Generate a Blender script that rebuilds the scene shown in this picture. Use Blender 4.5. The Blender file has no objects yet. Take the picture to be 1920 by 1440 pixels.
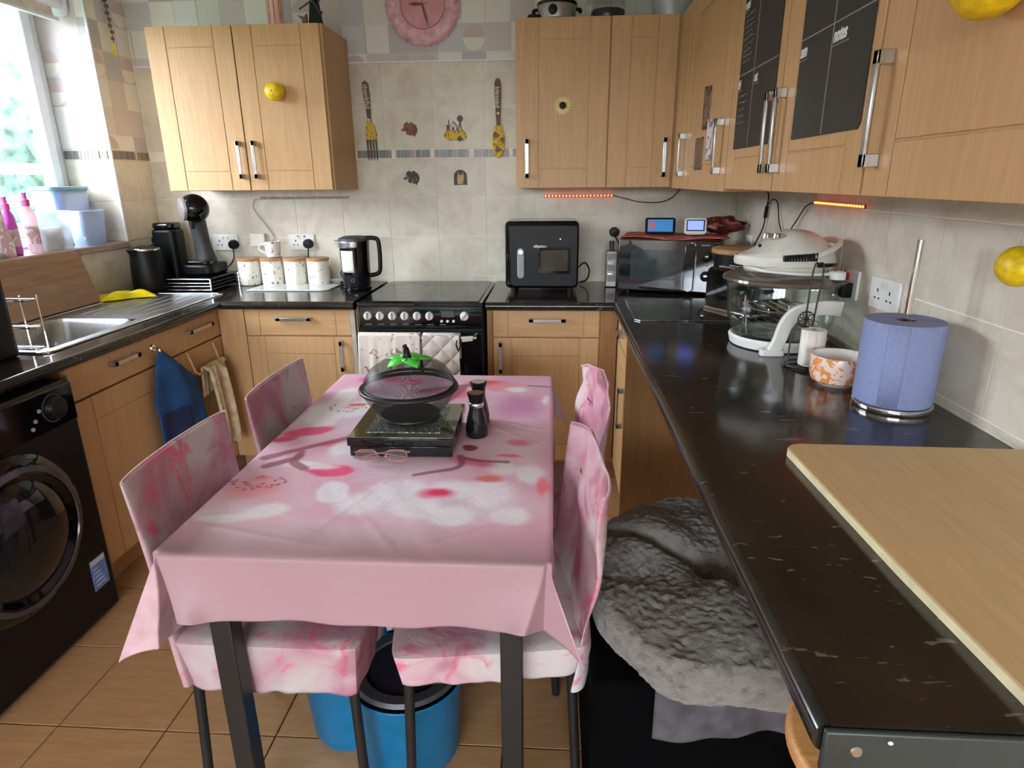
import bpy, bmesh, math, random
import numpy as np
from math import sin, cos, pi, radians, atan2, hypot
from mathutils import Vector, Matrix, noise

# ---------------------------------------------------------------- camera, sky, light, exposure
SC = bpy.context.scene
COL = SC.collection
CAM_Z = 1.4336
F_PX = 1190.0
_p, _y, _r = 0.31087368, 0.06550975, -0.00875913
def _cam_matrix():
    Rz = Matrix(((cos(_y), sin(_y), 0), (-sin(_y), cos(_y), 0), (0, 0, 1)))
    B = Matrix(((1, 0, 0), (0, 0, -1), (0, 1, 0)))
    Rx = Matrix(((1, 0, 0), (0, cos(_p), -sin(_p)), (0, sin(_p), cos(_p))))
    Rr = Matrix(((cos(_r), -sin(_r), 0), (sin(_r), cos(_r), 0), (0, 0, 1)))
    M = Rr @ Rx @ B @ Rz
    m = Matrix((M[0], -M[1], -M[2])).transposed().to_4x4()
    m.translation = (0, 0, CAM_Z)
    return m
cam = bpy.data.cameras.new('camera'); cam.sensor_width = 36; cam.lens = F_PX / 1920 * 36; cam.clip_start = 0.05
cam_o = bpy.data.objects.new('camera', cam); COL.objects.link(cam_o); cam_o.matrix_world = _cam_matrix(); SC.camera = cam_o

W = bpy.data.worlds.new('world'); SC.world = W; W.use_nodes = True
wn = W.node_tree.nodes; wl = W.node_tree.links
bg = wn['Background']; bg.inputs['Strength'].default_value = 8.0
tcw = wn.new('ShaderNodeTexCoord'); sepw = wn.new('ShaderNodeSeparateXYZ'); rmp = wn.new('ShaderNodeValToRGB')
wl.new(tcw.outputs['Generated'], sepw.inputs[0]); wl.new(sepw.outputs['Z'], rmp.inputs[0]); wl.new(rmp.outputs[0], bg.inputs['Color'])
rmp.color_ramp.elements[0].position = 0.0; rmp.color_ramp.elements[0].color = (0.82, 0.90, 1.0, 1)
rmp.color_ramp.elements[1].position = 0.8; rmp.color_ramp.elements[1].color = (0.84, 0.92, 1.0, 1)

def light(name, kind, loc, rot, **kw):
    l = bpy.data.lights.new(name, kind)
    for k, v in kw.items():
        if k == 'portal': l.cycles.is_portal = v
        else: setattr(l, k, v)
    o = bpy.data.objects.new(name, l); COL.objects.link(o); o.location = loc; o.rotation_euler = rot
    return o
light('window_portal', 'AREA', (-2.57, 2.46, 1.72), (0, -pi/2, 0), shape='RECTANGLE', size=1.1, size_y=1.6, portal=True)
light('rear_portal', 'AREA', (-0.70, -3.53, 1.45), (pi/2, 0, 0), shape='RECTANGLE', size=2.9, size_y=1.5, portal=True)
SC.view_settings.view_transform = 'Standard'; SC.view_settings.look = 'None'
SC.view_settings.gamma = 1; SC.view_settings.use_curve_mapping = False
SC.view_settings.exposure = 1.88
SC.cycles.use_denoising = True
SC.cycles.max_bounces = 9; SC.cycles.transparent_max_bounces = 24
SC.cycles.sample_clamp_indirect = 6

# ---------------------------------------------------------------- materials
def lin(r, g, b):
    f = lambda c: (c/255/12.92) if c/255 <= 0.04045 else ((c/255+0.055)/1.055)**2.4
    return (f(r), f(g), f(b), 1)
class NT:
    def __init__(s, name):
        s.m = bpy.data.materials.new(name); s.m.use_nodes = True
        s.n = s.m.node_tree.nodes; s.l = s.m.node_tree.links; s.b = s.n['Principled BSDF']
    def new(s, t, **kw):
        n = s.n.new('ShaderNode'+t)
        for k, v in kw.items(): setattr(n, k, v)
        return n
    def link(s, a, b): s.l.new(a, b)
    def set(s, **kw):
        for k, v in kw.items(): s.b.inputs[k.replace('_', ' ')].default_value = v
    def coords(s, scale=(1, 1, 1), src='Object', loc=(0, 0, 0)):
        t = s.new('TexCoord'); m = s.new('Mapping'); m.inputs['Scale'].default_value = scale; m.inputs['Location'].default_value = loc
        s.link(t.outputs[src], m.inputs[0]); return m.outputs[0]
    def noise(s, vec, scale, detail=3, rough=0.5, dist=0):
        n = s.new('TexNoise'); n.inputs['Scale'].default_value = scale; n.inputs['Detail'].default_value = detail
        n.inputs['Roughness'].default_value = rough; n.inputs['Distortion'].default_value = dist
        s.link(vec, n.inputs['Vector']); return n.outputs['Fac']
    def ramp(s, fac, *stops):
        r = s.new('ValToRGB'); e = r.color_ramp.elements
        while len(e) < len(stops): e.new(0.5)
        for el, (p, c) in zip(e, stops): el.position = p; el.color = c
        s.link(fac, r.inputs[0]); return r.outputs[0]
    def mix(s, fac, a, b, mode='MIX'):
        m = s.new('Mix', data_type='RGBA', blend_type=mode)
        for sock, v in ((m.inputs[0], fac), (m.inputs[6], a), (m.inputs[7], b)):
            if hasattr(v, 'is_output') or isinstance(v, bpy.types.NodeSocket): s.link(v, sock)
            else: sock.default_value = v
        return m.outputs[2]
    def math(s, op, a, b=None, c=None):
        m = s.new('Math', operation=op)
        for i, v in enumerate((a, b, c)):
            if v is None: continue
            if isinstance(v, bpy.types.NodeSocket): s.link(v, m.inputs[i])
            else: m.inputs[i].default_value = v
        return m.outputs[0]
    def bump(s, h, strength=0.3, dist=0.01):
        b = s.new('Bump'); b.inputs['Strength'].default_value = strength; b.inputs['Distance'].default_value = dist
        s.link(h, b.inputs['Height']); s.link(b.outputs[0], s.b.inputs['Normal'])
    def col(s, c): s.link(c, s.b.inputs['Base Color'])
def plain(name, rgb, rough=0.5, metal=0.0, var=0.06, scale=25, bump=0.0, **kw):
    t = NT(name); c = lin(*rgb)
    v = t.noise(t.coords(), scale)
    d = tuple(max(0, x*(1-2*var)) for x in c[:3])+(1,); u = tuple(min(1, x*(1+2*var)) for x in c[:3])+(1,)
    t.col(t.ramp(v, (0.3, d), (0.7, u)))
    t.set(Roughness=rough, Metallic=metal)
    if bump: t.bump(v, bump, 0.002)
    for k, x in kw.items(): t.b.inputs[k.replace('_', ' ')].default_value = x
    return t.m
def emit(name, rgb, strength):
    t = NT(name); t.set(Base_Color=lin(*rgb), Emission_Color=lin(*rgb), Emission_Strength=strength, Roughness=0.4); return t.m
def wood(name, base, dark, axis='z', rough=0.42, grain=1.0):
    t = NT(name); sc = {'z': (14, 14, 0.9), 'x': (0.9, 14, 14), 'y': (14, 0.9, 14)}[axis]
    v = t.coords(sc); a = t.noise(v, 3.5*grain, 5, 0.6, 1.2); b = t.noise(v, 14*grain, 4, 0.7, 0.4)
    f = t.math('ADD', t.math('MULTIPLY', a, 0.6), t.math('MULTIPLY', b, 0.4))
    t.col(t.ramp(f, (0.34, lin(*dark)), (0.62, lin(*base)))); t.set(Roughness=rough); t.b.inputs['Specular IOR Level'].default_value = 0.35
    t.bump(f, 0.08, 0.001); return t.m
def glassy(name, tint=(1, 1, 1, 1), refl=0.06, rough=0.02, alpha=0.0):
    t = NT(name); tr = t.new('BsdfTransparent'); tr.inputs[0].default_value = tint
    gl = t.new('BsdfGlossy'); gl.inputs['Roughness'].default_value = rough
    ge = t.new('NewGeometry'); dp = t.new('VectorMath', operation='DOT_PRODUCT'); t.link(ge.outputs['Incoming'], dp.inputs[0]); t.link(ge.outputs['Normal'], dp.inputs[1])
    sch = t.math('POWER', t.math('SUBTRACT', 1.0, t.math('ABSOLUTE', dp.outputs['Value'])), 5.0)
    f = t.math('MULTIPLY_ADD', sch, 1.0-refl, refl); mx = t.new('MixShader'); t.link(f, mx.inputs[0]); t.link(tr.outputs[0], mx.inputs[1]); t.link(gl.outputs[0], mx.inputs[2])
    out = t.n['Material Output']
    if alpha:
        m2 = t.new('MixShader'); m2.inputs[0].default_value = alpha; t.link(mx.outputs[0], m2.inputs[1]); t.link(t.b.outputs[0], m2.inputs[2])
        t.set(Base_Color=tint, Roughness=0.35); t.link(m2.outputs[0], out.inputs[0])
    else: t.link(mx.outputs[0], out.inputs[0])
    return t.m

M = {}
M['beech'] = wood('beech_vinyl', (203, 163, 118), (189, 148, 102))
M['beech_x'] = wood('beech_vinyl_horizontal', (203, 163, 118), (189, 148, 102), 'x')
M['beech_dark'] = wood('brown_end_panel', (160, 116, 72), (140, 99, 60))
M['plinth'] = wood('plinth_vinyl', (186, 138, 96), (166, 120, 80), 'x')
M['board'] = wood('pastry_board', (206, 176, 130), (192, 160, 114), 'y', 0.5, 0.8)
M['board_edge'] = plain('board_edge', (232, 218, 178), 0.5)
M['chop'] = wood('chopping_board', (178, 142, 114), (146, 112, 88), 'y', 0.5, 0.7)
M['stool'] = wood('stool_wood', (214, 158, 100), (186, 128, 76), 'x')
M['lid_wood'] = wood('bamboo_lid', (190, 150, 104), (160, 120, 80), 'x')
M['steel'] = plain('brushed_steel', (200, 200, 200), 0.28, 1.0, 0.05, 60)
M['chrome'] = plain('chrome', (225, 225, 228), 0.08, 1.0, 0.01)
M['black'] = plain('black_plastic', (16, 17, 18), 0.4, Specular_IOR_Level=0.25)
M['blackgloss'] = plain('black_gloss', (10, 11, 12), 0.07)
M['blackmetal'] = plain('black_metal', (26, 25, 25), 0.45)
M['washer'] = plain('washer_black', (14, 11, 14), 0.4, Specular_IOR_Level=0.3)
M['darkgrey'] = plain('dark_grey_plastic', (60, 62, 66), 0.45)
M['white'] = plain('white_plastic', (232, 230, 226), 0.35, var=0.02)
M['cream'] = plain('cream_plastic', (222, 218, 208), 0.35, var=0.02)
M['pvc'] = plain('white_window_frame', (225, 228, 236), 0.35, var=0.02)
M['ceil'] = plain('ceiling_paint', (232, 228, 222), 0.9, var=0.02)
M['plaster'] = plain('plaster_wall', (214, 206, 198), 0.9, var=0.03)
M['grout'] = plain('grout', (236, 228, 212), 0.85, var=0.03)
M['ceramic'] = plain('white_ceramic', (235, 230, 222), 0.2, var=0.03)
M['lemon'] = plain('lemon_skin', (238, 196, 20), 0.45, var=0.12, scale=60, bump=0.5)
M['lemon_core'] = plain('lemon_stem', (70, 60, 20), 0.7)
M['blue_lid'] = plain('pale_blue_lid', (120, 168, 178), 0.4)
M['pink'] = plain('pink_plastic', (226, 80, 150), 0.35)
M['magenta'] = plain('magenta_print', (214, 92, 210), 0.4)
M['bluepaper'] = plain('blue_paper', (136, 146, 186), 0.9, var=0.05, scale=220, bump=0.35)
M['whitepaper'] = plain('white_paper', (232, 226, 216), 0.9, bump=0.1)
M['bluebucket'] = plain('blue_bucket', (4, 104, 150), 0.35)
M['bluecloth'] = plain('blue_cloth', (30, 82, 140), 0.85, var=0.22, scale=9, bump=0.3)
M['navy'] = plain('navy_pocket', (32, 42, 84), 0.85, var=0.1)
M['towel'] = plain('beige_towel', (208, 188, 154), 0.95, var=0.14, scale=30, bump=0.9)
M['green'] = plain('green_plastic', (70, 190, 60), 0.45)
M['clockpink'] = plain('clock_pink', (216, 150, 160), 0.3, var=0.08, scale=12)
M['clockrim'] = plain('clock_rim', (222, 168, 178), 0.25, var=0.1, scale=30)
M['vase'] = plain('pink_glass_vase', (226, 180, 168), 0.3)
M['bronze'] = plain('bronze_paint', (120, 82, 60), 0.5)
M['rosegold'] = plain('rose_gold', (214, 160, 150), 0.25, 0.8)
M['hob'] = plain('hob_glass', (22, 24, 26), 0.06, var=0.02)
M['yellow'] = plain('yellow_foil', (240, 214, 10), 0.3, var=0.12, scale=14)
M['fleece'] = plain('grey_blanket', (78, 74, 80), 0.95, var=0.15, bump=0.8)
M['grey'] = plain('mid_grey', (150, 150, 154), 0.5)
M['red'] = plain('red_mat', (196, 96, 74), 0.8, var=0.3, scale=30)
M['redbag'] = plain('dark_red_bag', (110, 50, 44), 0.35, var=0.5, scale=26)
M['silverfoil'] = plain('silver_tower', (150, 142, 142), 0.35, 0.4)
M['brownprint'] = plain('brown_print', (112, 88, 66), 0.7, var=0.1)
M['screen'] = emit('lit_screen', (60, 130, 190), 0.12)
M['screen_red'] = emit('lit_screen_tile', (190, 90, 110), 0.1)
M['screen_violet'] = emit('lit_violet_screen', (120, 140, 255), 0.4)
M['led'] = emit('red_led', (255, 90, 40), 3.0)
M['ledstrip'] = plain('red_led_strip', (150, 20, 14), 0.4)
M['orange_dot'] = emit('orange_lamp', (255, 90, 20), 3.0)
M['glass'] = glassy('window_glass', (1, 1, 1, 1), 0.02)
M['bowlglass'] = glassy('bowl_glass', (0.93, 0.96, 0.95, 1), 0.10)
M['kettleglass'] = glassy('kettle_glass', (0.85, 0.9, 0.9, 1), 0.12, 0.05, 0.35)
M['tub'] = glassy('clear_tub', (0.90, 0.93, 0.96, 1), 0.10, 0.05, 0.30)
M['bluetub'] = glassy('blue_tub', (0.62, 0.76, 0.95, 1), 0.10, 0.08, 0.45)
M['clearbag'] = glassy('clear_sachet', (0.98, 0.84, 0.88, 1), 0.10, 0.10, 0.55)
M['lens'] = glassy('spectacle_lens', (0.96, 0.93, 0.93, 1), 0.08)
M['mill'] = plain('dark_mill_glass', (24, 22, 24), 0.08)
M['glassboard'] = None

def m_tile():
    t = NT('beige_wall_tile'); v = t.coords((1, 1, 1), 'Object')
    oi = t.new('ObjectInfo'); ad = t.new('VectorMath', operation='ADD'); t.link(v, ad.inputs[0]); t.link(oi.outputs['Location'], ad.inputs[1])
    a = t.noise(ad.outputs[0], 9, 5, 0.65, 0.6); c = t.ramp(a, (0.3, lin(204, 192, 172)), (0.55, lin(220, 211, 194)), (0.75, lin(227, 219, 204)))
    rnd = t.math('MULTIPLY_ADD', oi.outputs['Random'], 0.08, 0.94)
    hs = t.new('HueSaturation'); t.link(c, hs.inputs['Color']); t.link(rnd, hs.inputs['Value']); t.col(hs.outputs[0])
    t.set(Roughness=0.42); t.b.inputs['Specular IOR Level'].default_value = 0.4; t.bump(a, 0.12, 0.003); return t.m
M['tile'] = m_tile()
def m_chip():
    t = NT('mosaic_chip'); oi = t.new('ObjectInfo')
    c = t.ramp(oi.outputs['Random'], (0.0, lin(98, 92, 92)), (0.2, lin(120, 118, 116)), (0.4, lin(150, 132, 116)), (0.6, lin(96, 112, 118)), (0.8, lin(166, 140, 124)), (1.0, lin(88, 76, 72)))
    t.col(c); t.set(Roughness=0.3); return t.m
M['chip'] = m_chip()
def m_floor():
    t = NT('tan_floor_tile'); v = t.coords((1, 1, 1), 'Object'); oi = t.new('ObjectInfo')
    ad = t.new('VectorMath', operation='ADD'); t.link(v, ad.inputs[0]); t.link(oi.outputs['Location'], ad.inputs[1])
    mp = t.new('Mapping'); mp.inputs['Scale'].default_value = (2, 14, 1); t.link(ad.outputs[0], mp.inputs[0])
    a = t.noise(mp.outputs[0], 5, 4, 0.6, 0.8); t.col(t.ramp(a, (0.3, lin(162, 122, 84)), (0.7, lin(180, 140, 100)))); t.set(Roughness=0.4); return t.m
M['floor'] = m_floor()
def m_granite():
    t = NT('black_laminate_worktop'); v = t.coords((1, 1, 1)); 
    a = t.noise(v, 6, 5, 0.7); b = t.coords((22, 70, 40)); n2 = t.noise(b, 1.0, 2, 0.5, 0.7); n3 = t.noise(t.coords((1, 1, 1), loc=(3, 1, 0)), 60, 3, 0.7)
    base = t.ramp(a, (0.35, lin(26, 25, 25)), (0.7, lin(50, 42, 35)))
    fl = t.ramp(n2, (0.67, (0, 0, 0, 1)), (0.72, (1, 1, 1, 1))); fl2 = t.ramp(n3, (0.64, (0, 0, 0, 1)), (0.72, (1, 1, 1, 1)))
    c = t.mix(fl, base, lin(104, 92, 84)); c = t.mix(t.math('MULTIPLY', fl2, 0.3), c, lin(84, 76, 70)); t.col(c)
    t.set(Roughness=0.13); t.b.inputs['Specular IOR Level'].default_value = 0.62
    return t.m
M['granite'] = m_granite()
def m_wallpaper():
    t = NT('geometric_wallpaper')
    tc = t.new('TexCoord'); sp = t.new('SeparateXYZ'); t.link(tc.outputs['Object'], sp.inputs[0])
    u = t.math('ADD', sp.outputs['X'], sp.outputs['Y'])
    cu = t.math('MULTIPLY', u, 1/0.122); cv = t.math('MULTIPLY', sp.outputs['Z'], 1/0.128)
    fu = t.math('FLOOR', cu); fv = t.math('FLOOR', cv)
    cb = t.new('CombineXYZ'); t.link(fu, cb.inputs[0]); t.link(fv, cb.inputs[1])
    wnz = t.new('TexWhiteNoise', noise_dimensions='2D'); t.link(cb.outputs[0], wnz.inputs['Vector'])
    pal = t.new('ValToRGB'); pal.color_ramp.interpolation = 'CONSTANT'; e = pal.color_ramp.elements
    cols = [(0, lin(224, 220, 216)), (0.25, lin(200, 200, 204)), (0.45, lin(208, 196, 194)), (0.62, lin(228, 224, 216)), (0.78, lin(190, 184, 190)), (0.9, lin(214, 210, 204))]
    while len(e) < len(cols): e.new(0.5)
    for el, (p, c) in zip(e, cols): el.position = p; el.color = c
    t.link(wnz.outputs['Value'], pal.inputs[0])
    # circle in some cells
    du = t.math('SUBTRACT', t.math('FRACT', cu), 0.5); dv = t.math('SUBTRACT', t.math('FRACT', cv), 0.5)
    r = t.math('SQRT', t.math('ADD', t.math('MULTIPLY', du, du), t.math('MULTIPLY', dv, dv)))
    inside = t.math('LESS_THAN', r, 0.46)
    sc = t.new('SeparateColor'); t.link(wnz.outputs['Color'], sc.inputs[0])
    has = t.math('GREATER_THAN', sc.outputs[1], 0.78); up = t.math('GREATER_THAN', dv, 0.0)
    circ = t.mix(up, lin(226, 222, 212), lin(204, 184, 182))
    c = t.mix(t.math('MULTIPLY', inside, has), pal.outputs[0], circ)
    edge = t.math('GREATER_THAN', t.math('ABSOLUTE', du), 0.482); hv = t.math('GREATER_THAN', sc.outputs[2], 0.7)
    c = t.mix(t.math('MULTIPLY', edge, hv), c, lin(176, 158, 150))
    t.col(c); t.set(Roughness=0.6); return t.m
M['wallpaper'] = m_wallpaper()
def m_vcol(name, rough=0.75, bump=0.15, bscale=14, sheen=0.0):
    t = NT(name); a = t.new('Attribute'); a.attribute_name = 'print'; t.col(a.outputs['Color']); t.set(Roughness=rough)
    v = t.coords(); n = t.noise(v, bscale, 3, 0.5, 1.5); t.bump(n, bump, 0.02); t.b.inputs['Specular IOR Level'].default_value = 0.3
    return t.m
M['cloth'] = m_vcol('floral_tablecloth_print', 0.5, 0.12, 7)
M['cloth_back'] = plain('cloth_underside', (200, 164, 172), 0.8)
def m_cover(name, seed, shade_tone=1.0):  # cover ground colours are dimmed to stand in for shade on the chairs
    t = NT(name); v = t.coords((1, 1, 1), loc=(seed, seed*0.7, 0))
    a = t.noise(v, 4.2, 3, 0.5, 1.0); b = t.noise(v, 9, 4, 0.6, 1.6); d = t.noise(t.coords((1, 1, 1), loc=(seed+4, 2, 1)), 6.5, 2, 0.5, 0.8)
    base = t.ramp(a, (0.36, lin(222*shade_tone, 150*shade_tone, 172*shade_tone)), (0.5, lin(232*shade_tone, 190*shade_tone, 200*shade_tone)), (0.62, lin(236*shade_tone, 222*shade_tone, 222*shade_tone)))
    spots = t.ramp(b, (0.57, (0, 0, 0, 1)), (0.67, (1, 1, 1, 1)))
    c = t.mix(t.math('MULTIPLY', spots, 0.75), base, lin(206, 84, 116)); mv = t.ramp(d, (0.6, (0, 0, 0, 1)), (0.68, (1, 1, 1, 1)))
    c = t.mix(t.math('MULTIPLY', mv, 0.6), c, lin(150, 88, 110)); t.col(c); t.set(Roughness=0.7)
    f = t.noise(t.coords((3, 3, 9)), 4, 3, 0.5, 2.0); t.bump(f, 0.22, 0.010); return t.m
def m_fluffy():
    t = NT('fluffy_grey_plush'); v = t.coords(); n = t.noise(v, 45, 5, 0.75, 1.0); vo = t.new('TexVoronoi'); vo.inputs['Scale'].default_value = 34; t.link(v, vo.inputs['Vector'])
    h = t.math('ADD', n, t.math('MULTIPLY', vo.outputs['Distance'], 0.6))
    t.col(t.ramp(h, (0.3, lin(60, 54, 50)), (0.8, lin(128, 121, 114)))); t.set(Roughness=1.0); t.bump(h, 0.9, 0.012)  # both greys lowered so the bed carries the shade of the near foreground
    t.b.inputs['Sheen Weight'].default_value = 0.3; return t.m
M['plush'] = m_fluffy()
def m_crystal():
    t = NT('crushed_crystal'); v = t.coords(); vo = t.new('TexVoronoi'); vo.inputs['Scale'].default_value = 160; t.link(v, vo.inputs['Vector'])
    t.col(t.ramp(vo.outputs['Distance'], (0.0, lin(230, 235, 232)), (0.5, lin(90, 100, 96)))); t.set(Metallic=0.7, Roughness=0.25)
    wn_ = t.new('Bump'); wn_.inputs['Strength'].default_value = 1.0; wn_.inputs['Distance'].default_value = 0.01; t.link(vo.outputs['Color'], wn_.inputs['Height']); t.link(wn_.outputs[0], t.b.inputs['Normal']); return t.m
M['crystal'] = m_crystal()
def m_mesh():
    t = NT('black_wire_mesh'); tr = t.new('BsdfTransparent'); mx = t.new('MixShader'); out = t.n['Material Output']
    tc = t.new('TexCoord'); sp = t.new('SeparateXYZ'); t.link(tc.outputs['UV'], sp.inputs[0])
    a = t.math('FRACT', t.math('MULTIPLY', sp.outputs['X'], 260.0)); b = t.math('FRACT', t.math('MULTIPLY', sp.outputs['Y'], 60.0))
    w = t.math('MAXIMUM', t.math('LESS_THAN', a, 0.27), t.math('LESS_THAN', b, 0.27))
    t.link(w, mx.inputs[0]); t.link(tr.outputs[0], mx.inputs[1]); t.link(t.b.outputs[0], mx.inputs[2]); t.link(mx.outputs[0], out.inputs[0])
    t.set(Base_Color=lin(22, 22, 24), Roughness=0.4, Metallic=0.3); return t.m
M['mesh'] = m_mesh()
def m_glassboard():
    t = NT('glass_worktop_saver'); v = t.coords((1, 1, 1)); n = t.noise(v, 7, 5, 0.7)
    t.col(t.ramp(n, (0.4, lin(44, 50, 50)), (0.7, lin(104, 96, 88)))); t.set(Roughness=0.03); t.b.inputs['Coat Weight'].default_value = 1.0
    t.b.inputs['Specular IOR Level'].default_value = 0.9; return t.m
M['glassboard'] = m_glassboard()
def m_printed(name, ground, ink, scale=30, th=0.6, rough=0.25):
    t = NT(name); v = t.coords(); n = t.noise(v, scale, 2, 0.5, 1.5); t.col(t.mix(t.ramp(n, (th, (0, 0, 0, 1)), (th+0.03, (1, 1, 1, 1))), lin(*ground), lin(*ink))); t.set(Roughness=rough); return t.m
M['canister'] = m_printed('bee_print_ceramic', (235, 228, 216), (96, 80, 66), 38, 0.635)
M['mug'] = m_printed('leaf_print_mug', (232, 226, 218), (120, 70, 60), 34, 0.62)
M['bowlprint'] = m_printed('orange_floral_ceramic', (232, 206, 192), (222, 142, 84), 36, 0.5)
M['saver'] = m_printed('white_glass_saver', (206, 212, 210), (170, 176, 174), 20, 0.66, 0.06)
M['sunflower'] = m_printed('sunflower_print', (214, 176, 50), (110, 76, 30), 60, 0.56, 0.6)
M['teatowel'] = m_printed('floral_tea_towel', (226, 216, 206), (176, 110, 128), 22, 0.62, 0.9)
M['quilt'] = m_printed('quilted_oven_glove', (214, 204, 196), (176, 150, 146), 30, 0.66, 0.9)
M['cow'] = m_printed('cow_sticker', (140, 92, 66), (84, 50, 34), 60, 0.55, 0.6)
M['cow2'] = m_printed('pied_cow_sticker', (64, 58, 56), (168, 156, 140), 34, 0.6, 0.6)
M['photo1'] = m_printed('portrait_photo', (120, 84, 64), (60, 40, 34), 28, 0.5, 0.3)
M['photo2'] = m_printed('snow_photo', (214, 208, 206), (150, 120, 130), 26, 0.5, 0.3)
M['wetwipe'] = m_printed('printed_foil', (224, 180, 196), (250, 250, 250), 20, 0.5, 0.3)
M['hedge'] = plain('hedge_leaves', (62, 84, 72), 0.9, var=0.4, scale=5)
M['lawn'] = plain('garden_lawn', (70, 92, 60), 0.95, var=0.2, scale=3)
M['fence'] = plain('white_fence', (230, 232, 232), 0.6)
M['stainless'] = plain('stainless_sink', (176, 178, 180), 0.30, 1.0, 0.04, 80)
M['label'] = plain('energy_label', (100, 128, 184), 0.5, var=0.12, scale=60)
M['label_w'] = plain('label_header', (200, 200, 206), 0.5)
M['chalk'] = plain('chalkboard', (38, 33, 30), 0.55, var=0.05)
M['chalkmark'] = plain('chalk_grey', (150, 148, 146), 0.9)
M['chalkwhite'] = plain('white_lettering', (222, 222, 226), 0.7)
M['yellowbit'] = plain('yellow_tassel', (224, 214, 40), 0.6)
M['oven_glass'] = plain('oven_door_glass', (20, 20, 22), 0.07)
M['mwglass'] = plain('microwave_door', (30, 34, 38), 0.04)
M['mwglass'].node_tree.nodes['Principled BSDF'].inputs['Specular IOR Level'].default_value = 1.0

# ---------------------------------------------------------------- mesh helpers
class MB:
    def __init__(s): s.v = []; s.f = []; s.mi = []; s.uv = None
    def add(s, vs, fs, mi=0):
        o = len(s.v); s.v += [tuple(v) for v in vs]; s.f += [tuple(i+o for i in f) for f in fs]; s.mi += [mi]*len(fs); return s
    def box(s, a, b, mi=0):
        x0, y0, z0 = a; x1, y1, z1 = b
        vs = [(x0, y0, z0), (x1, y0, z0), (x1, y1, z0), (x0, y1, z0), (x0, y0, z1), (x1, y0, z1), (x1, y1, z1), (x0, y1, z1)]
        return s.add(vs, [(0, 3, 2, 1), (4, 5, 6, 7), (0, 1, 5, 4), (1, 2, 6, 5), (2, 3, 7, 6), (3, 0, 4, 7)], mi)
    def prism(s, pts, h0, h1, axis='z', mi=0):
        n = len(pts)
        def P(p, h): return {'z': (p[0], p[1], h), 'y': (p[0], h, p[1]), 'x': (h, p[0], p[1])}[axis]
        vs = [P(p, h0) for p in pts]+[P(p, h1) for p in pts]
        fs = [tuple(range(n))[::-1], tuple(range(n, 2*n))]+[(i, (i+1) % n, n+(i+1) % n, n+i) for i in range(n)]
        return s.add(vs, fs, mi)
    def lathe(s, prof, n=32, c=(0, 0, 0), axis='z', sx=1, sy=1, cap=True, mi=0):
        vs = []
        for r, h in prof:
            for i in range(n):
                a = 2*pi*i/n; x, y = r*cos(a)*sx, r*sin(a)*sy
                vs.append({'z': (c[0]+x, c[1]+y, c[2]+h), 'y': (c[0]+x, c[1]+h, c[2]+y), 'x': (c[0]+h, c[1]+x, c[2]+y)}[axis])
        fs = []
        for k in range(len(prof)-1):
            for i in range(n):
                j = (i+1) % n; fs.append((k*n+i, k*n+j, (k+1)*n+j, (k+1)*n+i))
        if cap:
            fs.append(tuple(range(n))[::-1]); fs.append(tuple(range((len(prof)-1)*n, len(prof)*n)))
        return s.add(vs, fs, mi)
    def cyl(s, c, r, h, n=24, axis='z', mi=0, r2=None): return s.lathe([(r, 0), (r if r2 is None else r2, h)], n, c, axis, mi=mi)
    def tube(s, pts, r, n=8, closed=False, mi=0):
        pts = [Vector(p) for p in pts]; m = len(pts); vs = []; up = Vector((0, 0, 1)); prev = None
        for i, p in enumerate(pts):
            a = pts[(i-1) % m] if (closed or i > 0) else p; b = pts[(i+1) % m] if (closed or i < m-1) else p
            t = (b-a)
            t = t.normalized() if t.length > 1e-9 else Vector((0, 0, 1))
            if prev is None:
                q = Vector((1, 0, 0)) if abs(t.z) > 0.9 else up; nx = t.cross(q).normalized()
            else:
                nx = (prev-t*prev.dot(t)).normalized()
            prev = nx; ny = t.cross(nx); rr = r[i] if isinstance(r, (list, tuple)) else r
            for k in range(n):
                an = 2*pi*k/n; vs.append(p+nx*cos(an)*rr+ny*sin(an)*rr)
        fs = []; L = m if closed else m-1
        for i in range(L):
            for k in range(n):
                fs.append((i*n+k, i*n+(k+1) % n, ((i+1) % m)*n+(k+1) % n, ((i+1) % m)*n+k))
        if not closed: fs.append(tuple(range(n))[::-1]); fs.append(tuple(range((m-1)*n, m*n)))
        return s.add(vs, fs, mi)
    def sphere(s, c, r, n=16, sx=1, sy=1, sz=1, mi=0):
        prof = [(r*sin(pi*k/n)*1.0+1e-5, -r*cos(pi*k/n)*sz) for k in range(n+1)]
        return s.lathe(prof, n*2, c, sx=sx, sy=sy, mi=mi)
    def grid(s, fn, nu, nv, mi=0, flip=False):
        vs = [fn(i/nu, j/nv) for j in range(nv+1) for i in range(nu+1)]
        fs = []
        for j in range(nv):
            for i in range(nu):
                a = j*(nu+1)+i; q = (a, a+1, a+nu+2, a+nu+1); fs.append(q[::-1] if flip else q)
        return s.add(vs, fs, mi)
    def mesh(s, name, mats, off=(0, 0, 0), rz=0):
        me = bpy.data.meshes.new(name); c, sn = cos(-rz), sin(-rz)
        vs = []
        for x, y, z in s.v:
            x, y, z = x-off[0], y-off[1], z-off[2]; vs.append((x*c-y*sn, x*sn+y*c, z))
        me.from_pydata(vs, [], s.f); me.update()
        bm = bmesh.new(); bm.from_mesh(me)
        bmesh.ops.recalc_face_normals(bm, faces=bm.faces) if not getattr(s, 'keep', False) else None
        bm.to_mesh(me); bm.free()
        for m in (mats if isinstance(mats, (list, tuple)) else [mats]): me.materials.append(m)
        me.polygons.foreach_set('material_index', s.mi)
        me.polygons.foreach_set('use_smooth', [True]*len(me.polygons)); me.set_sharp_from_angle(angle=radians(38))
        return me
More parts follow.
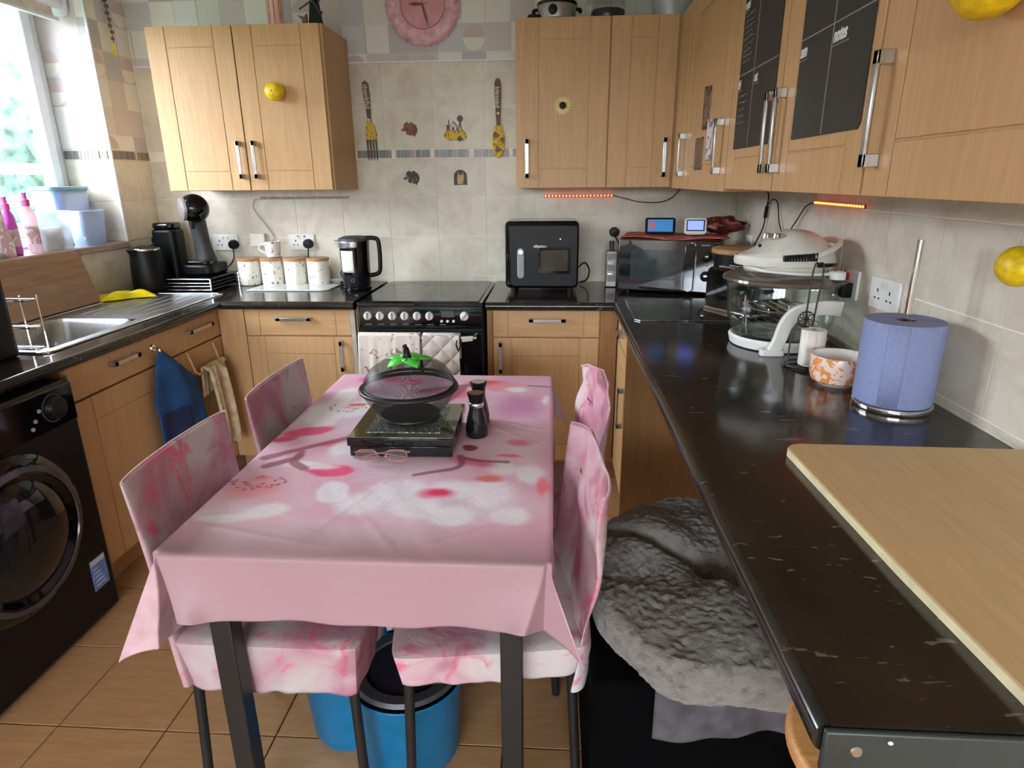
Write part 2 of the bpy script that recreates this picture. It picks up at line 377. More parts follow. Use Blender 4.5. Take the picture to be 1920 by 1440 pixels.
def spl(pts, n=8):
    P = [Vector(p) for p in pts]; out = []
    for i in range(len(P)-1):
        a = P[max(i-1, 0)]; b = P[i]; c = P[i+1]; d = P[min(i+2, len(P)-1)]
        for k in range(n):
            t = k/n; out.append(0.5*((2*b)+(c-a)*t+(2*a-5*b+4*c-d)*t*t+(3*b-a-3*c+d)*t**3))
    out.append(P[-1]); return out
def rrect(x0, y0, x1, y1, r, n=5):
    o = []
    for cx, cy, a0 in ((x1-r, y1-r, 0), (x0+r, y1-r, 90), (x0+r, y0+r, 180), (x1-r, y0+r, 270)):
        for k in range(n+1):
            a = radians(a0+90*k/n); o.append((cx+r*cos(a), cy+r*sin(a)))
    return o
def ellipse(cx, cy, rx, ry, n=24, a0=0): return [(cx+rx*cos(2*pi*k/n+a0), cy+ry*sin(2*pi*k/n+a0)) for k in range(n)]

def tag(o, label=None, cat=None, group=None, kind=None):
    if label: o['label'] = label
    if cat: o['category'] = cat
    if group: o['group'] = group
    if kind: o['kind'] = kind
    return o
def thing(name, label, cat, loc=(0, 0, 0), rz=0.0, group=None):
    o = bpy.data.objects.new(name, None); COL.objects.link(o); o.location = loc; o.rotation_euler = (0, 0, rz); o.empty_display_size = 0.05
    return tag(o, label, cat, group)
def root_of(o):
    while o.parent: o = o.parent
    return o
def part(name, mb, mat, parent=None, world=False, bev=0.0, label=None, kind=None, solid=0.0, mat_off=0, subs=0):
    """local: coordinates relative to the thing's origin; world: coordinates in the room"""
    if world and parent is not None:
        r = root_of(parent); me = mb.mesh(name, mat, r.location, r.rotation_euler.z)
    else: me = mb.mesh(name, mat)
    o = bpy.data.objects.new(name, me); COL.objects.link(o); o.parent = parent
    if solid:
        q = o.modifiers.new('solid', 'SOLIDIFY'); q.thickness = solid; q.offset = 0; q.material_offset = mat_off
    if bev:
        q = o.modifiers.new('bevel', 'BEVEL'); q.width = bev; q.segments = 2; q.limit_method = 'ANGLE'; q.angle_limit = radians(40)
    if subs:
        q = o.modifiers.new('sub', 'SUBSURF'); q.levels = subs; q.render_levels = subs
    if label: o['label'] = label
    if kind: o['kind'] = kind
    return o
def single(name, mb, mat, label, cat, loc=(0, 0, 0), rz=0.0, group=None, bev=0.0, solid=0.0, world=False, mat_off=0, subs=0):
    """a thing that is one mesh"""
    me = mb.mesh(name, mat, loc if world else (0, 0, 0), rz if world else 0)
    o = bpy.data.objects.new(name, me); COL.objects.link(o); o.location = loc; o.rotation_euler = (0, 0, rz)
    if solid:
        q = o.modifiers.new('solid', 'SOLIDIFY'); q.thickness = solid; q.offset = 0; q.material_offset = mat_off
    if bev:
        q = o.modifiers.new('bevel', 'BEVEL'); q.width = bev; q.segments = 2; q.limit_method = 'ANGLE'; q.angle_limit = radians(40)
    if subs:
        q = o.modifiers.new('sub', 'SUBSURF'); q.levels = subs; q.render_levels = subs
    return tag(o, label, cat, group)
def struct(name, mb, mat, bev=0.0):
    return tag(part(name, mb, mat, None, bev=bev), kind='structure')
def copy_tree(o, parent=None):
    c = o.copy(); COL.objects.link(c); c.parent = parent
    for ch in list(o.children): copy_tree(ch, c)
    return c
def text(body, size, mat, parent, mtx, name='lettering', ext=0.0006, shear=0.0, align='LEFT', bold=0.0):
    cu = bpy.data.curves.new(name, 'FONT'); cu.body = body; cu.size = size; cu.extrude = ext; cu.shear = shear; cu.align_x = align; cu.offset = bold
    tmp = bpy.data.objects.new(name, cu); COL.objects.link(tmp)
    dg = bpy.context.evaluated_depsgraph_get(); me = bpy.data.meshes.new_from_object(tmp.evaluated_get(dg)); bpy.data.objects.remove(tmp)
    me.transform(mtx); me.materials.clear(); me.materials.append(mat)
    o = bpy.data.objects.new(name, me); COL.objects.link(o); o.parent = parent; return o
def T_back(x, y, z): # text facing -y
    return Matrix.Translation((x, y, z)) @ Matrix.Rotation(pi/2, 4, 'X')
def T_right(x, y, z): # text on a plane facing -x, reading toward -y
    return Matrix.Translation((x, y, z)) @ Matrix.Rotation(-pi/2, 4, 'Z') @ Matrix.Rotation(pi/2, 4, 'X')

# ================================================================ STRUCTURE
XL, XR, YB, YF, ZC = -2.192, 0.951, 3.516, -3.40, 2.45
def tilegrid(parent, axis, u_edges, v_edges, pos, depth, mat, out):
    """axis: 'y' wall facing -y (u=x), 'x' wall (u=y), 'z' floor; joints recessed between pieces"""
    cache = {}
    for i in range(len(u_edges)-1):
        for j in range(len(v_edges)-1):
            w = u_edges[i+1]-u_edges[i]; h = v_edges[j+1]-v_edges[j]
            if w < 0.012 or h < 0.012: continue
            key = (round(w, 4), round(h, 4))
            if key not in cache:
                g = 0.0020; b = 0.0008; a, c2 = w/2-g, h/2-g
                vs = [(-a, -c2, 0), (a, -c2, 0), (a, c2, 0), (-a, c2, 0), (-a+b, -c2+b, depth), (a-b, -c2+b, depth), (a-b, c2-b, depth), (-a+b, c2-b, depth)]
                def tr(p):
                    u, v, d = p
                    return {'y': (u, -d, v), 'x': (out*d, u, v), 'z': (u, v, d)}[axis]
                mb = MB().add([tr(p) for p in vs], [(4, 5, 6, 7), (0, 1, 5, 4), (1, 2, 6, 5), (2, 3, 7, 6), (3, 0, 4, 7), (3, 2, 1, 0)])
                me = mb.mesh('tile', mat); me.polygons.foreach_set('use_smooth', [False]*6); cache[key] = me
            o = bpy.data.objects.new('tile', cache[key]); COL.objects.link(o); o.parent = parent
            u = (u_edges[i]+u_edges[i+1])/2; v = (v_edges[j]+v_edges[j+1])/2
            o.location = {'y': (u, pos, v), 'x': (pos, u, v), 'z': (u, v, pos)}[axis]
def edges(a, b, ref, pitch):
    k0 = math.ceil((a-ref)/pitch+0.05); e = [a]
    x = ref+k0*pitch
    while x < b-0.01: e.append(x); x += pitch
    e.append(b); return e
floor = struct('floor', MB().box((-2.6, YF, -0.1), (XR+0.1, YB+0.1, -0.004)), plain('floor_joint', (70, 48, 30), 0.8))
tilegrid(floor, 'z', edges(-2.19, XR, -1.358, 0.31), edges(YF, YB, 1.306, 0.31), -0.004, 0.004, M['floor'], 1)
ceiling = struct('ceiling', MB().box((-2.6, YF-0.1, ZC), (XR+0.1, YB+0.1, ZC+0.1)), M['ceil'])
TB = 0.0025
wall_back = struct('wall_back', MB().box((-2.6, YB+TB, 0), (XR+0.2, YB+0.12, ZC)), M['grout'])
ZR = [0.90, 0.930, 1.142, 1.347, 1.546]
ub = edges(XL, XR, -1.145, 0.2615)
tilegrid(wall_back, 'y', ub, ZR, YB+TB, TB, M['tile'], 1)
tilegrid(wall_back, 'y', ub, [1.594, 1.799, 2.006], YB+TB, TB, M['tile'], 1)
part('wallpaper', MB().box((XL, YB+0.001, 2.010), (XR, YB+TB, ZC)), M['wallpaper'], wall_back)
part('trim_strip', MB().box((XL, YB-0.004, 2.004), (XR, YB+TB, 2.012)), M['pvc'], wall_back)
def mosaic(parent, axis, a, b, pos, out, seed, skip=((0, 0),)):
    rnd = random.Random(seed); u = a; me = None
    if axis == 'y': mb = MB().box((-0.0082, -0.006, -0.019), (0.0082, 0, 0.019))
    else: mb = MB().box((0, -0.0082, -0.019), (0.006*out, 0.0082, 0.019)) if out > 0 else MB().box((-0.006, -0.0082, -0.019), (0, 0.0082, 0.019))
    me = mb.mesh('mosaic_chip', M['chip']); n = 0
    while u < b-0.01:
        n += 1
        if n % 11 == 0: u += 0.024; continue
        o = bpy.data.objects.new('mosaic_chip', me); COL.objects.link(o); o.parent = parent
        o.location = (u+0.009, pos, 1.570) if axis == 'y' else (pos, u+0.009, 1.570); u += 0.0182
mosaic(wall_back, 'y', -1.04, -0.19, YB+TB, 1, 1)
wall_right = struct('wall_right', MB().box((XR+TB, YF, 0), (XR+0.12, YB+0.1, ZC)), M['grout'])
tilegrid(wall_right, 'x', edges(0.28, YB, 1.650, 0.27), [0.90, 0.922, 1.127, 1.337, 1.546], XR+TB, TB, M['tile'], -1)
part('wallpaper', MB().box((XR+0.001, 0.28, 1.55), (XR+TB, YB, ZC)), M['wallpaper'], wall_right)
# left wall with window opening y 1.72..3.21, z 1.15..2.30
WY0, WY1, WZ0, WZ1, WXO = 1.72, 3.212, 1.150, 2.300, -2.56
wall_left = struct('wall_left', MB().box((WXO, YF, 0), (XL-TB, WY0, ZC)).box((WXO, WY1+TB, 0), (XL-TB, YB+0.1, ZC)).box((WXO, WY0, 0), (XL-TB, WY1+TB, WZ0-0.03)).box((WXO, WY0, WZ1), (XL-TB, WY1+TB, ZC)), M['plaster'])
tilegrid(wall_left, 'x', edges(WY1+0.004, YB, 3.4, 0.27), [1.15, 1.347, 1.546], XL-TB, TB, M['tile'], 1)
tilegrid(wall_left, 'x', edges(1.6, YB, 3.4, 0.27), [0.90, 0.93, 1.142], XL-TB, TB, M['tile'], 1)
tilegrid(wall_left, 'x', [1.2, 1.46, WY0], [1.142, 1.347, 1.546], XL-TB, TB, M['tile'], 1)
mosaic(wall_left, 'x', WY1+0.006, YB, XL-TB, 1, 2)
part('wallpaper', MB().box((XL-TB, WY1+0.004, 1.594), (XL-0.001, YB, ZC)).box((XL-TB, YF+0.02, 1.55), (XL-0.001, WY0, ZC)), M['wallpaper'], wall_left)
# jamb facing the camera
tilegrid(wall_left, 'y', [-2.44, XL-0.001], [1.152, 1.347, 1.546], WY1+TB, TB, M['tile'], 1)
mosaic(wall_left, 'y', -2.435, XL-0.01, WY1+TB, 1, 3)
part('jamb_wallpaper', MB().box((-2.44, WY1+0.001, 1.600), (XL-0.004, WY1+TB, WZ1)), M['wallpaper'], wall_left)
part('edge_trim', MB().box((XL-0.006, WY1-0.003, 1.15), (XL+0.004, WY1+0.007, WZ1)), M['pvc'], wall_left)
part('sill', MB().box((-2.50, WY0, WZ0-0.03), (XL+0.012, WY1, WZ0)), wood('sill_board', (176, 160, 150), (150, 134, 124), 'y'), wall_left, bev=0.004)
# window
window = tag(bpy.data.objects.new('window_1', None), kind='structure'); COL.objects.link(window); window.location = (-2.47, 2.46, 1.15)
def frame_x(x0, x1, y0, y1, z0, z1, w): 
    return MB().box((x0, y0, z0), (x1, y0+w, z1)).box((x0, y1-w, z0), (x1, y1, z1)).box((x0, y0+w, z0), (x1, y1-w, z0+w)).box((x0, y0+w, z1-w), (x1, y1-w, z1))
part('outer_frame', frame_x(-2.50, -2.44, WY0, WY1, WZ0, WZ1, 0.055), M['pvc'], window, True, 0.006)
part('casement', frame_x(-2.485, -2.425, 2.49, WY1-0.05, WZ0+0.05, WZ1-0.05, 0.060), M['pvc'], window, True, 0.008)
part('casement', frame_x(-2.485, -2.425, WY0+0.05, 2.46, WZ0+0.05, WZ1-0.05, 0.060), M['pvc'], window, True, 0.008)
part('mullion', MB().box((-2.50, 2.445, WZ0+0.05), (-2.44, 2.505, WZ1-0.05)), M['pvc'], window, True, 0.004)
part('pane', MB().box((-2.462, 2.545, WZ0+0.105), (-2.456, WY1-0.105, WZ1-0.105)), M['glass'], window, True)
part('pane', MB().box((-2.462, WY0+0.105, WZ0+0.105), (-2.456, 2.405, WZ1-0.105)), M['glass'], window, True)
# wall behind the camera with glazed patio doors
RX0, RX1, RZ0, RZ1 = -2.15, 0.75, 0.70, 2.20
wall_front = struct('wall_front', MB().box((-2.6, YF-0.12, 0), (RX0, YF, ZC)).box((RX1, YF-0.12, 0), (XR+0.12, YF, ZC)).box((RX0, YF-0.12, RZ1), (RX1, YF, ZC)).box((RX0, YF-0.12, 0), (RX1, YF, RZ0)), M['plaster'])
door = tag(bpy.data.objects.new('window_2', None), kind='structure'); COL.objects.link(door); door.location = (-0.70, YF-0.06, RZ0)
def frame_y(y0, y1, x0, x1, z0, z1, w):
    return MB().box((x0, y0, z0), (x0+w, y1, z1)).box((x1-w, y0, z0), (x1, y1, z1)).box((x0+w, y0, z0), (x1-w, y1, z0+w)).box((x0+w, y0, z1-w), (x1-w, y1, z1))
RM = (RX0+RX1)/2
for a, b in ((RX0, RM-0.5), (RM-0.48, RM+0.48), (RM+0.5, RX1)):
    part('window_frame', frame_y(YF-0.09, YF-0.03, a, b, RZ0, RZ1, 0.06), M['pvc'], door, True, 0.005)
    part('pane', MB().box((a+0.06, YF-0.063, RZ0+0.06), (b-0.06, YF-0.057, RZ1-0.06)), M['glass'], door, True)

# ---------------------------------------------------------------- garden outside the window
lawn = struct('trim_1', MB().box((-30, -14, -0.5), (WXO-0.02, 26, -0.35)).box((WXO, -14, -0.5), (8, YF-0.4, -0.35)), M['lawn']); lawn.name = 'garden_ground'
def bush(loc, sx, sy, sz, seed, label):
    rnd = random.Random(seed); bm = bmesh.new(); bmesh.ops.create_icosphere(bm, subdivisions=4, radius=1)
    for v in bm.verts:
        d = noise.noise(v.co*2.2+Vector((seed, 0, 0)))*0.35+noise.noise(v.co*7+Vector((seed, 3, 0)))*0.16; v.co *= 1+d; v.co = Vector((v.co.x*sx, v.co.y*sy, max(v.co.z*sz, -sz*0.6)))
    me = bpy.data.meshes.new('garden_bush'); bm.to_mesh(me); bm.free(); me.materials.append(M['hedge'])
    o = bpy.data.objects.new('garden_bush', me); COL.objects.link(o); o.location = loc; return tag(o, label, 'bush', 'bushes outside the window')
bush((-9.2, 11.4, 1.1), 1.3, 1.5, 2.4, 1, 'tall bushy garden tree nearest the window frame')
bush((-9.6, 7.4, 1.0), 1.3, 1.5, 2.1, 2, 'bushy garden tree at the left edge of the window view')
bush((-9.4, 15.8, 1.0), 1.3, 1.7, 2.3, 5, 'green garden tree half hidden by the window frame')
def hedgefn(x0, y0, x1, y1, h, th):
    L = hypot(x1-x0, y1-y0); dx, dy = (x1-x0)/L, (y1-y0)/L
    def fn(u, v):
        s_ = u*L; prof = v*2-1; z_ = -0.35+(h+0.35)*(1-abs(prof)**3); side = math.copysign(min(1, abs(prof)*1.8), prof)*th/2
        p = Vector((s_*1.1, v*9, z_*1.1)); n1 = noise.noise(p)*0.45+noise.noise(p*3.1)*0.2
        return (x0+dx*s_-dy*(side+n1), y0+dy*s_+dx*(side+n1), z_*(1+0.12*noise.noise(Vector((s_*0.6, 1, 0)))))
    return fn
single('light_block_hedge', MB().grid(hedgefn(-12.6, -9, -12.6, 24, 2.9, 1.6), 220, 26), M['hedge'], 'tree hedge beyond the window, extended out of view to block low sky light', 'hedge', (-12.6, 7, -0.35), world=True)  # tree line lengthened past the view to hold back light from the low sky
single('rear_light_block_hedge', MB().grid(hedgefn(-9.5, -11.5, 8, -11.5, 1.9, 1.4), 120, 26), M['hedge'], 'added unseen hedge behind the viewer, cutting low sky light at the rear window', 'hedge', (-2, -11.5, -0.35), world=True)  # added out of sight, its height set to limit light through the rear window
fn = thing('garden_fence', 'white rail fence across the lawn beyond the window', 'fence', (-6, 9, -0.35))
for k in range(6): part('post', MB().box((-0.04, -4.5+k*1.8, 0), (0.04, -4.42+k*1.8, 1.95)), M['fence'], fn)
part('rail', MB().box((-0.03, -5, 1.89), (0.03, 5, 2.01)), M['fence'], fn)

# ================================================================ CABINETS
def slab(fr, w, h, t=0.018, mode='door', inset=0.085, g=0.004):
    """door or drawer front in its own plane: u across 0..w, v up 0..h, d outward; fr maps (u,v,d) to world"""
    mb = MB()
    def bx(u0, v0, d0, u1, v1, d1):
        ps = [fr(u, v, d) for u in (u0, u1) for v in (v0, v1) for d in (d0, d1)]
        xs, ys, zs = zip(*ps); mb.box((min(xs), min(ys), min(zs)), (max(xs), max(ys), max(zs)))
    bx(0, 0, 0, w, h, t-0.003)
    if mode == 'door':
        bx(0, 0, t-0.003, inset, h, t); bx(w-inset, 0, t-0.003, w, h, t)
        bx(inset+g, 0, t-0.003, w-inset-g, inset, t); bx(inset+g, h-inset, t-0.003, w-inset-g, h, t)
        bx(inset+g, inset+g, t-0.003, w-inset-g, h-inset-g, t)
    elif mode == 'drawer':
        i2 = inset*0.8
        bx(0, 0, t-0.003, i2, h, t); bx(w-i2, 0, t-0.003, w, h, t); bx(i2+g, 0, t-0.003, w-i2-g, h, t)
    else: bx(0, 0, t-0.003, w, h, t)
    return mb
def handle(fr, u, v, L, vert=True, t=0.018, out=0.028, w=0.016):
    mb = MB()
    def bx(u0, v0, d0, u1, v1, d1):
        ps = [fr(a, b, d) for a in (u0, u1) for b in (v0, v1) for d in (d0, d1)]
        xs, ys, zs = zip(*ps); mb.box((min(xs), min(ys), min(zs)), (max(xs), max(ys), max(zs)))
    h = L/2; f = 0.022
    if vert:
        bx(u-w/2, v-h, t, u+w/2, v-h+f, t+out); bx(u-w/2, v+h-f, t, u+w/2, v+h, t+out); bx(u-w/2, v-h, t+out-0.006, u+w/2, v+h, t+out)
    else:
        bx(u-h, v-w/2, t, u-h+f, v+w/2, t+out); bx(u+h-f, v-w/2, t, u+h, v+w/2, t+out); bx(u-h, v-w/2, t+out-0.006, u+h, v+w/2, t+out)
    return mb
def FY(x0, y, z0): return lambda u, v, d: (x0+u, y-d, z0+v)         # faces -y
def FXm(x, y0, z0): return lambda u, v, d: (x-d, y0+u, z0+v)        # faces -x
def FXp(x, y0, z0): return lambda u, v, d: (x+d, y0+u, z0+v)        # faces +x
def front(cab, name, fr, w, h, mode, hd=None, label=None):
    o = part(name, slab(fr, w, h, mode=mode), M['beech'] if mode != 'drawer' else M['beech_x'], cab, True, 0.0012, label)
    if hd:
        for (u, v, L, vert) in (hd if isinstance(hd, list) else [hd]): part('handle', handle(fr, u, v, L, vert), M['steel'], o, True, 0.0015)
    return o
ZD, ZDR = 0.105, 0.735
# -- left run: sink cabinet (faces +x)
c = thing('sink_cabinet', 'beech base cabinet under the sink, blue bag and towel hanging on it', 'cabinet', (-1.88, 2.45, 0))
part('body', MB().box((-2.18, 1.905, 0.10), (-1.618, 2.86, 0.722)).box((-2.18, 1.905, 0.722), (-1.618, 1.925, 0.858)).box((-2.18, 2.84, 0.722), (-1.618, 2.86, 0.858)), M['beech'], c, True)
part('plinth', MB().box((-1.67, 1.905, 0), (-1.655, 2.86, 0.10)), M['plinth'], c, True)
front(c, 'drawer_front', FXp(-1.618, 1.908, ZDR), 1.10, 0.122, 'flat', [(0.275, 0.075, 0.155, False), (0.80, 0.075, 0.20, False)])
front(c, 'door', FXp(-1.618, 1.908, ZD), 0.545, 0.622, 'door')
front(c, 'door', FXp(-1.618, 2.460, ZD), 0.548, 0.622, 'door')
part('corner_post', MB().box((-1.618, 3.012, ZD), (-1.598, 3.04, 0.858)).box((-1.66, 2.862, 0.0), (-1.640, 3.04, 0.10)), M['beech'], c, True)
# -- back-left base unit
c = thing('base_cabinet', 'beech drawer and door base cabinet left of the black cooker', 'cabinet', (-1.22, 3.2, 0))
part('body', MB().box((-1.596, 2.918, 0.10), (-0.925, 3.50, 0.858)), M['beech'], c, True)
part('plinth', MB().box((-1.596, 2.955, 0), (-0.925, 2.97, 0.10)), M['plinth'], c, True)
part('filler_post', MB().box((-1.596, 2.898, 0.10), (-1.472, 2.918, 0.858)), M['beech'], c, True, 0.001)
front(c, 'drawer_front', FY(-1.468, 2.918, ZDR), 0.512, 0.148-0.026, 'drawer', (0.245, 0.095-0.015, 0.17, False))
front(c, 'door', FY(-1.468, 2.918, ZD), 0.512, 0.622, 'door', (0.462, 0.53, 0.15, True))
part('end_edge', MB().box((-0.952, 2.890, 0.0), (-0.930, 2.918, 0.858)), plain('panel_edge', (176, 166, 150), 0.5), c, True)
# -- back-right base unit
c = thing('base_cabinet', 'beech drawer and door base cabinet right of the black cooker', 'cabinet', (0.0, 3.2, 0))
part('body', MB().box((-0.305, 2.918, 0.10), (0.300, 3.50, 0.858)), M['beech'], c, True)
part('plinth', MB().box((-0.305, 2.955, 0), (0.330, 2.97, 0.10)), M['plinth'], c, True)
part('filler_post', MB().box((-0.305, 2.898, 0.10), (-0.280, 2.918, 0.858)), M['beech_dark'], c, True, 0.001)
part('filler_post', MB().box((0.222, 2.898, 0.10), (0.300, 2.918, 0.858)), M['beech_dark'], c, True, 0.001)
front(c, 'drawer_front', FY(-0.276, 2.918, ZDR), 0.492, 0.122, 'drawer', (0.252, 0.08, 0.17, False))
front(c, 'door', FY(-0.276, 2.918, ZD), 0.492, 0.622, 'door', (0.034, 0.53, 0.15, True))
# -- right run cabinet with end panel
c = thing('base_cabinet', 'beech side cabinet under the right worktop, its dark brown end panel facing the room', 'cabinet', (0.62, 2.70, 0))
part('body', MB().box((0.322, 2.512, 0.10), (0.94, 2.895, 0.858)), M['beech'], c, True)
part('end_panel', MB().box((0.300, 2.492, 0.0), (0.945, 2.510, 0.858)), M['beech_dark'], c, True, label='plain darker brown end panel')
front(c, 'drawer_front', FXm(0.322, 2.515, ZDR), 0.378, 0.122, 'drawer', (0.16, 0.07, 0.12, False))
front(c, 'door', FXm(0.322, 2.515, ZD), 0.378, 0.622, 'door', (0.045, 0.40, 0.18, True))
part('plinth', MB().box((0.360, 2.512, 0), (0.375, 2.95, 0.10)), M['plinth'], c, True)

# -- worktops
def worktop_slab(pts, z0=0.860, z1=0.900, holes=None): return MB().prism(pts, z0, z1)
w = thing('worktop', 'L-shaped black laminate worktop holding the sink, canisters and coffee machine', 'worktop', (-1.9, 2.9, 0.86))
wl = MB(); SX0, SX1, SY0, SY1 = -2.06, -1.700, 1.99, 2.46
wl.box((XL+0.001, 1.30, 0.86), (SX0, 3.51, 0.90)).box((SX1, 1.30, 0.86), (-1.575, 2.885, 0.90)).box((SX0, 1.30, 0.86), (SX1, SY0, 0.90)).box((SX0, SY1, 0.86), (SX1, 3.51, 0.90))
wl.box((SX1, 2.885, 0.86), (-0.925, 3.51, 0.90))
part('worktop_top', wl, M['granite'], w, True)
part('front_edge', MB().tube([(-1.577, 1.30, 0.88), (-1.577, 2.885, 0.88)], 0.0198, 16).tube([(-1.577, 2.884, 0.88), (-0.925, 2.884, 0.88)], 0.0198, 16), M['granite'], w, True)
w = thing('worktop', 'long black laminate worktop along the right wall with air fryer and pastry board', 'worktop', (0.6, 2.0, 0.86))
part('worktop_top', MB().prism([(-0.308, 2.885), (0.290, 2.885), (0.290, 0.532), (0.945, 0.532), (0.945, 3.51), (-0.308, 3.51)], 0.862, 0.900), M['granite'], w, True)
part('front_edge', MB().tube([(0.292, 0.533, 0.881), (0.292, 2.887, 0.881)], 0.019, 16).tube([(-0.308, 2.885, 0.881), (0.292, 2.885, 0.881)], 0.019, 16), M['granite'], w, True)
part('end_fascia', MB().box((0.282, 0.524, 0.845), (0.945, 0.532, 0.8975)), plain('dark_end_cap', (44, 50, 50), 0.4), w, True, 0.003, 'flat dark end cap')
part('screw', MB().lathe([(0.0065, 0), (0.005, -0.002)], 16, (0.315, 0.5235, 0.874), 'y'), M['steel'], w, True)
part('paint_fleck', MB().sphere((0.346, 0.5225, 0.8885), 0.0022, 6, 1.3, 1, 1), M['white'], w, True)

# -- wall cabinets
def wall_cab(label, loc, box, fronts, name='wall_cabinet'):
    c = thing(name, label, 'cabinet', loc); part('body', MB().box(*box), M['beech'], c, True, 0.001); 
    for f in fronts: front(c, 'door', *f)
    return c
cabL = wall_cab('pale beech wall cabinet at left, yellow lemon on its right door', (-1.465, 3.32, 1.395), ((-1.880, 3.150, 1.395), (-1.050, 3.512, 2.112)),
    [(FY(-1.866, 3.150, 1.397), 0.400, 0.713, 'door', (0.372, 0.138, 0.17, True)), (FY(-1.460, 3.150, 1.397), 0.400, 0.713, 'door', (0.040, 0.138, 0.17, True))])
cabR = wall_cab('beech wall cabinet above the air fryer, sunflower sticker on its door', (0.18, 3.32, 1.395), ((-0.178, 3.150, 1.395), (0.560, 3.512, 2.112)),
    [(FY(-0.160, 3.150, 1.397), 0.400, 0.713, 'door', (0.034, 0.130, 0.17, True)), (FY(0.246, 3.150, 1.397), 0.290, 0.713, 'door', (0.255, 0.130, 0.17, True))])
cabC = wall_cab('beech corner wall cabinet on the right wall with small photos on its door', (0.75, 2.65, 1.390), ((0.563, 2.172, 1.392), (0.945, 3.148, 2.112)),
    [(FXm(0.563, 2.835, 1.392), 0.285, 0.716, 'door', (0.040, 0.136, 0.17, True)), (FXm(0.563, 2.175, 1.392), 0.655, 0.716, 'door', (0.072, 0.140, 0.17, True))])
cabD = wall_cab('beech double wall cabinet with black weekly planner boards on both doors', (0.75, 1.69, 1.400), ((0.563, 1.222, 1.402), (0.945, 2.168, 2.112)),
    [(FXm(0.563, 1.712, 1.402), 0.454, 0.708, 'door', (0.026, 0.138, 0.19, True)), (FXm(0.563, 1.225, 1.402), 0.480, 0.708, 'door', (0.448, 0.138, 0.19, True))])
cabE = wall_cab('nearest beech wall cabinet at upper right with a yellow lemon on it', (0.75, 0.9, 1.400), ((0.563, 0.52, 1.402), (0.945, 1.218, 2.112)),
    [(FXm(0.563, 0.60, 1.402), 0.615, 0.708, 'door', (0.575, 0.137, 0.18, True))])

# ================================================================ COOKER
ck = thing('cooker', 'black freestanding electric cooker with white knobs and glass hob', 'cooker', (-0.613, 3.18, 0))
CX0, CX1 = -0.908, -0.318
part('body', MB().box((CX0, 2.895, 0.0), (CX1, 3.49, 0.880)), M['black'], ck, True, 0.004)
part('hob_frame', MB().box((CX0, 2.862, 0.880), (CX1, 3.50, 0.899)), M['blackgloss'], ck, True, 0.004)
hob = part('hob_glass', MB().box((CX0+0.02, 2.880, 0.899), (CX1-0.02, 3.485, 0.904)), M['hob'], ck, True, 0.002)
for x, y, r in ((-0.75, 3.04, 0.075), (-0.47, 3.04, 0.09), (-0.75, 3.32, 0.09), (-0.47, 3.32, 0.075)):
    part('heating_ring', MB().lathe([(r, 0), (r, 0.0004), (r-0.003, 0.0004), (r-0.003, 0)], 40, (x, y, 0.9041), cap=False), M['grey'], hob, True)
cp = part('control_panel', MB().prism([(2.895, 0.772), (2.868, 0.776), (2.862, 0.800), (2.872, 0.880), (2.895, 0.880)], CX0+0.004, CX1-0.004, 'x'), M['blackgloss'], ck, True, 0.003)
for k in range(6):
    x = -0.858+k*0.0580
    kn = part('knob', MB().cyl((x, 2.866, 0.838), 0.0195, -0.016, 24, 'y', r2=0.0175), M['ceramic'], ck, True, 0.001)
    part('knob_grip', MB().box((x-0.004, 2.842, 0.821), (x+0.004, 2.850, 0.855)), M['grey'], kn, True, 0.001)
kn = part('knob', MB().cyl((-0.405, 2.866, 0.838), 0.021, -0.016, 24, 'y', r2=0.019), M['ceramic'], ck, True, 0.001)
part('knob_grip', MB().prism([(-0.421, 0.826), (-0.416, 0.821), (-0.389, 0.850), (-0.394, 0.855)], 2.842, 2.850, 'y'), M['grey'], kn, True)
part('clock_display', MB().box((-0.512, 2.859, 0.832), (-0.452, 2.868, 0.862)), M['darkgrey'], ck, True, 0.001)
for k in range(3): part('button', MB().cyl((-0.512+k*0.028, 2.864, 0.814), 0.0062, -0.007, 16, 'y'), M['white'], ck, True)
for k in range(7): part('marking', MB().box((-0.870+k*0.058, 2.8605, 0.797), (-0.840+k*0.058, 2.8625, 0.799)), M['grey'], ck, True)
dr = part('oven_door', MB().box((CX0+0.006, 2.872, 0.10), (CX1-0.006, 2.895, 0.762)), M['oven_glass'], ck, True, 0.004)
part('oven_handle', MB().tube([(CX0+0.03, 2.835, 0.742), (CX1-0.03, 2.835, 0.742)], 0.009, 12).box((CX0+0.03, 2.835, 0.734), (CX0+0.045, 2.873, 0.750)).box((CX1-0.045, 2.835, 0.734), (CX1-0.03, 2.873, 0.750)), M['steel'], dr, True)
part('trim_edge', MB().tube([(CX0+0.004, 2.866, 0.79), (CX0+0.004, 2.866, 0.88)], 0.005), M['chrome'], ck, True)
# towels on the oven handle
def hanging(name, x0, x1, ztop, zbot, y, mat, label, cat, seed, folds=4, amp=0.006, solid=0.003, group=None, back=0.12):
    def fn(u, v):
        # v: 0 back bottom -> over handle -> 1 front bottom
        L = back+(ztop-zbot); s = v*L
        ph = sin(u*pi*folds+seed)*amp+sin(u*pi*folds*2.3+seed*2)*amp*0.4
        x = x0+(x1-x0)*u+sin(seed+v*5)*0.003
        if s < back: return (x, y+0.030, ztop-back+s-0.006)
        q = s-back
        if q < 0.03:
            a = q/0.03*pi; return (x, y+0.015+0.015*cos(a), ztop-0.006+0.010*sin(a))
        f = (q-0.03)/(L-back-0.03); return (x, y-abs(ph)*f*1.4-0.001, ztop-0.006-(q-0.03)+0.008*sin(u*9+seed)*f)
    mb = MB().grid(fn, 48, 46); return single(name, mb, mat, label, cat, (x0, y, zbot), world=True, solid=solid, group=group)
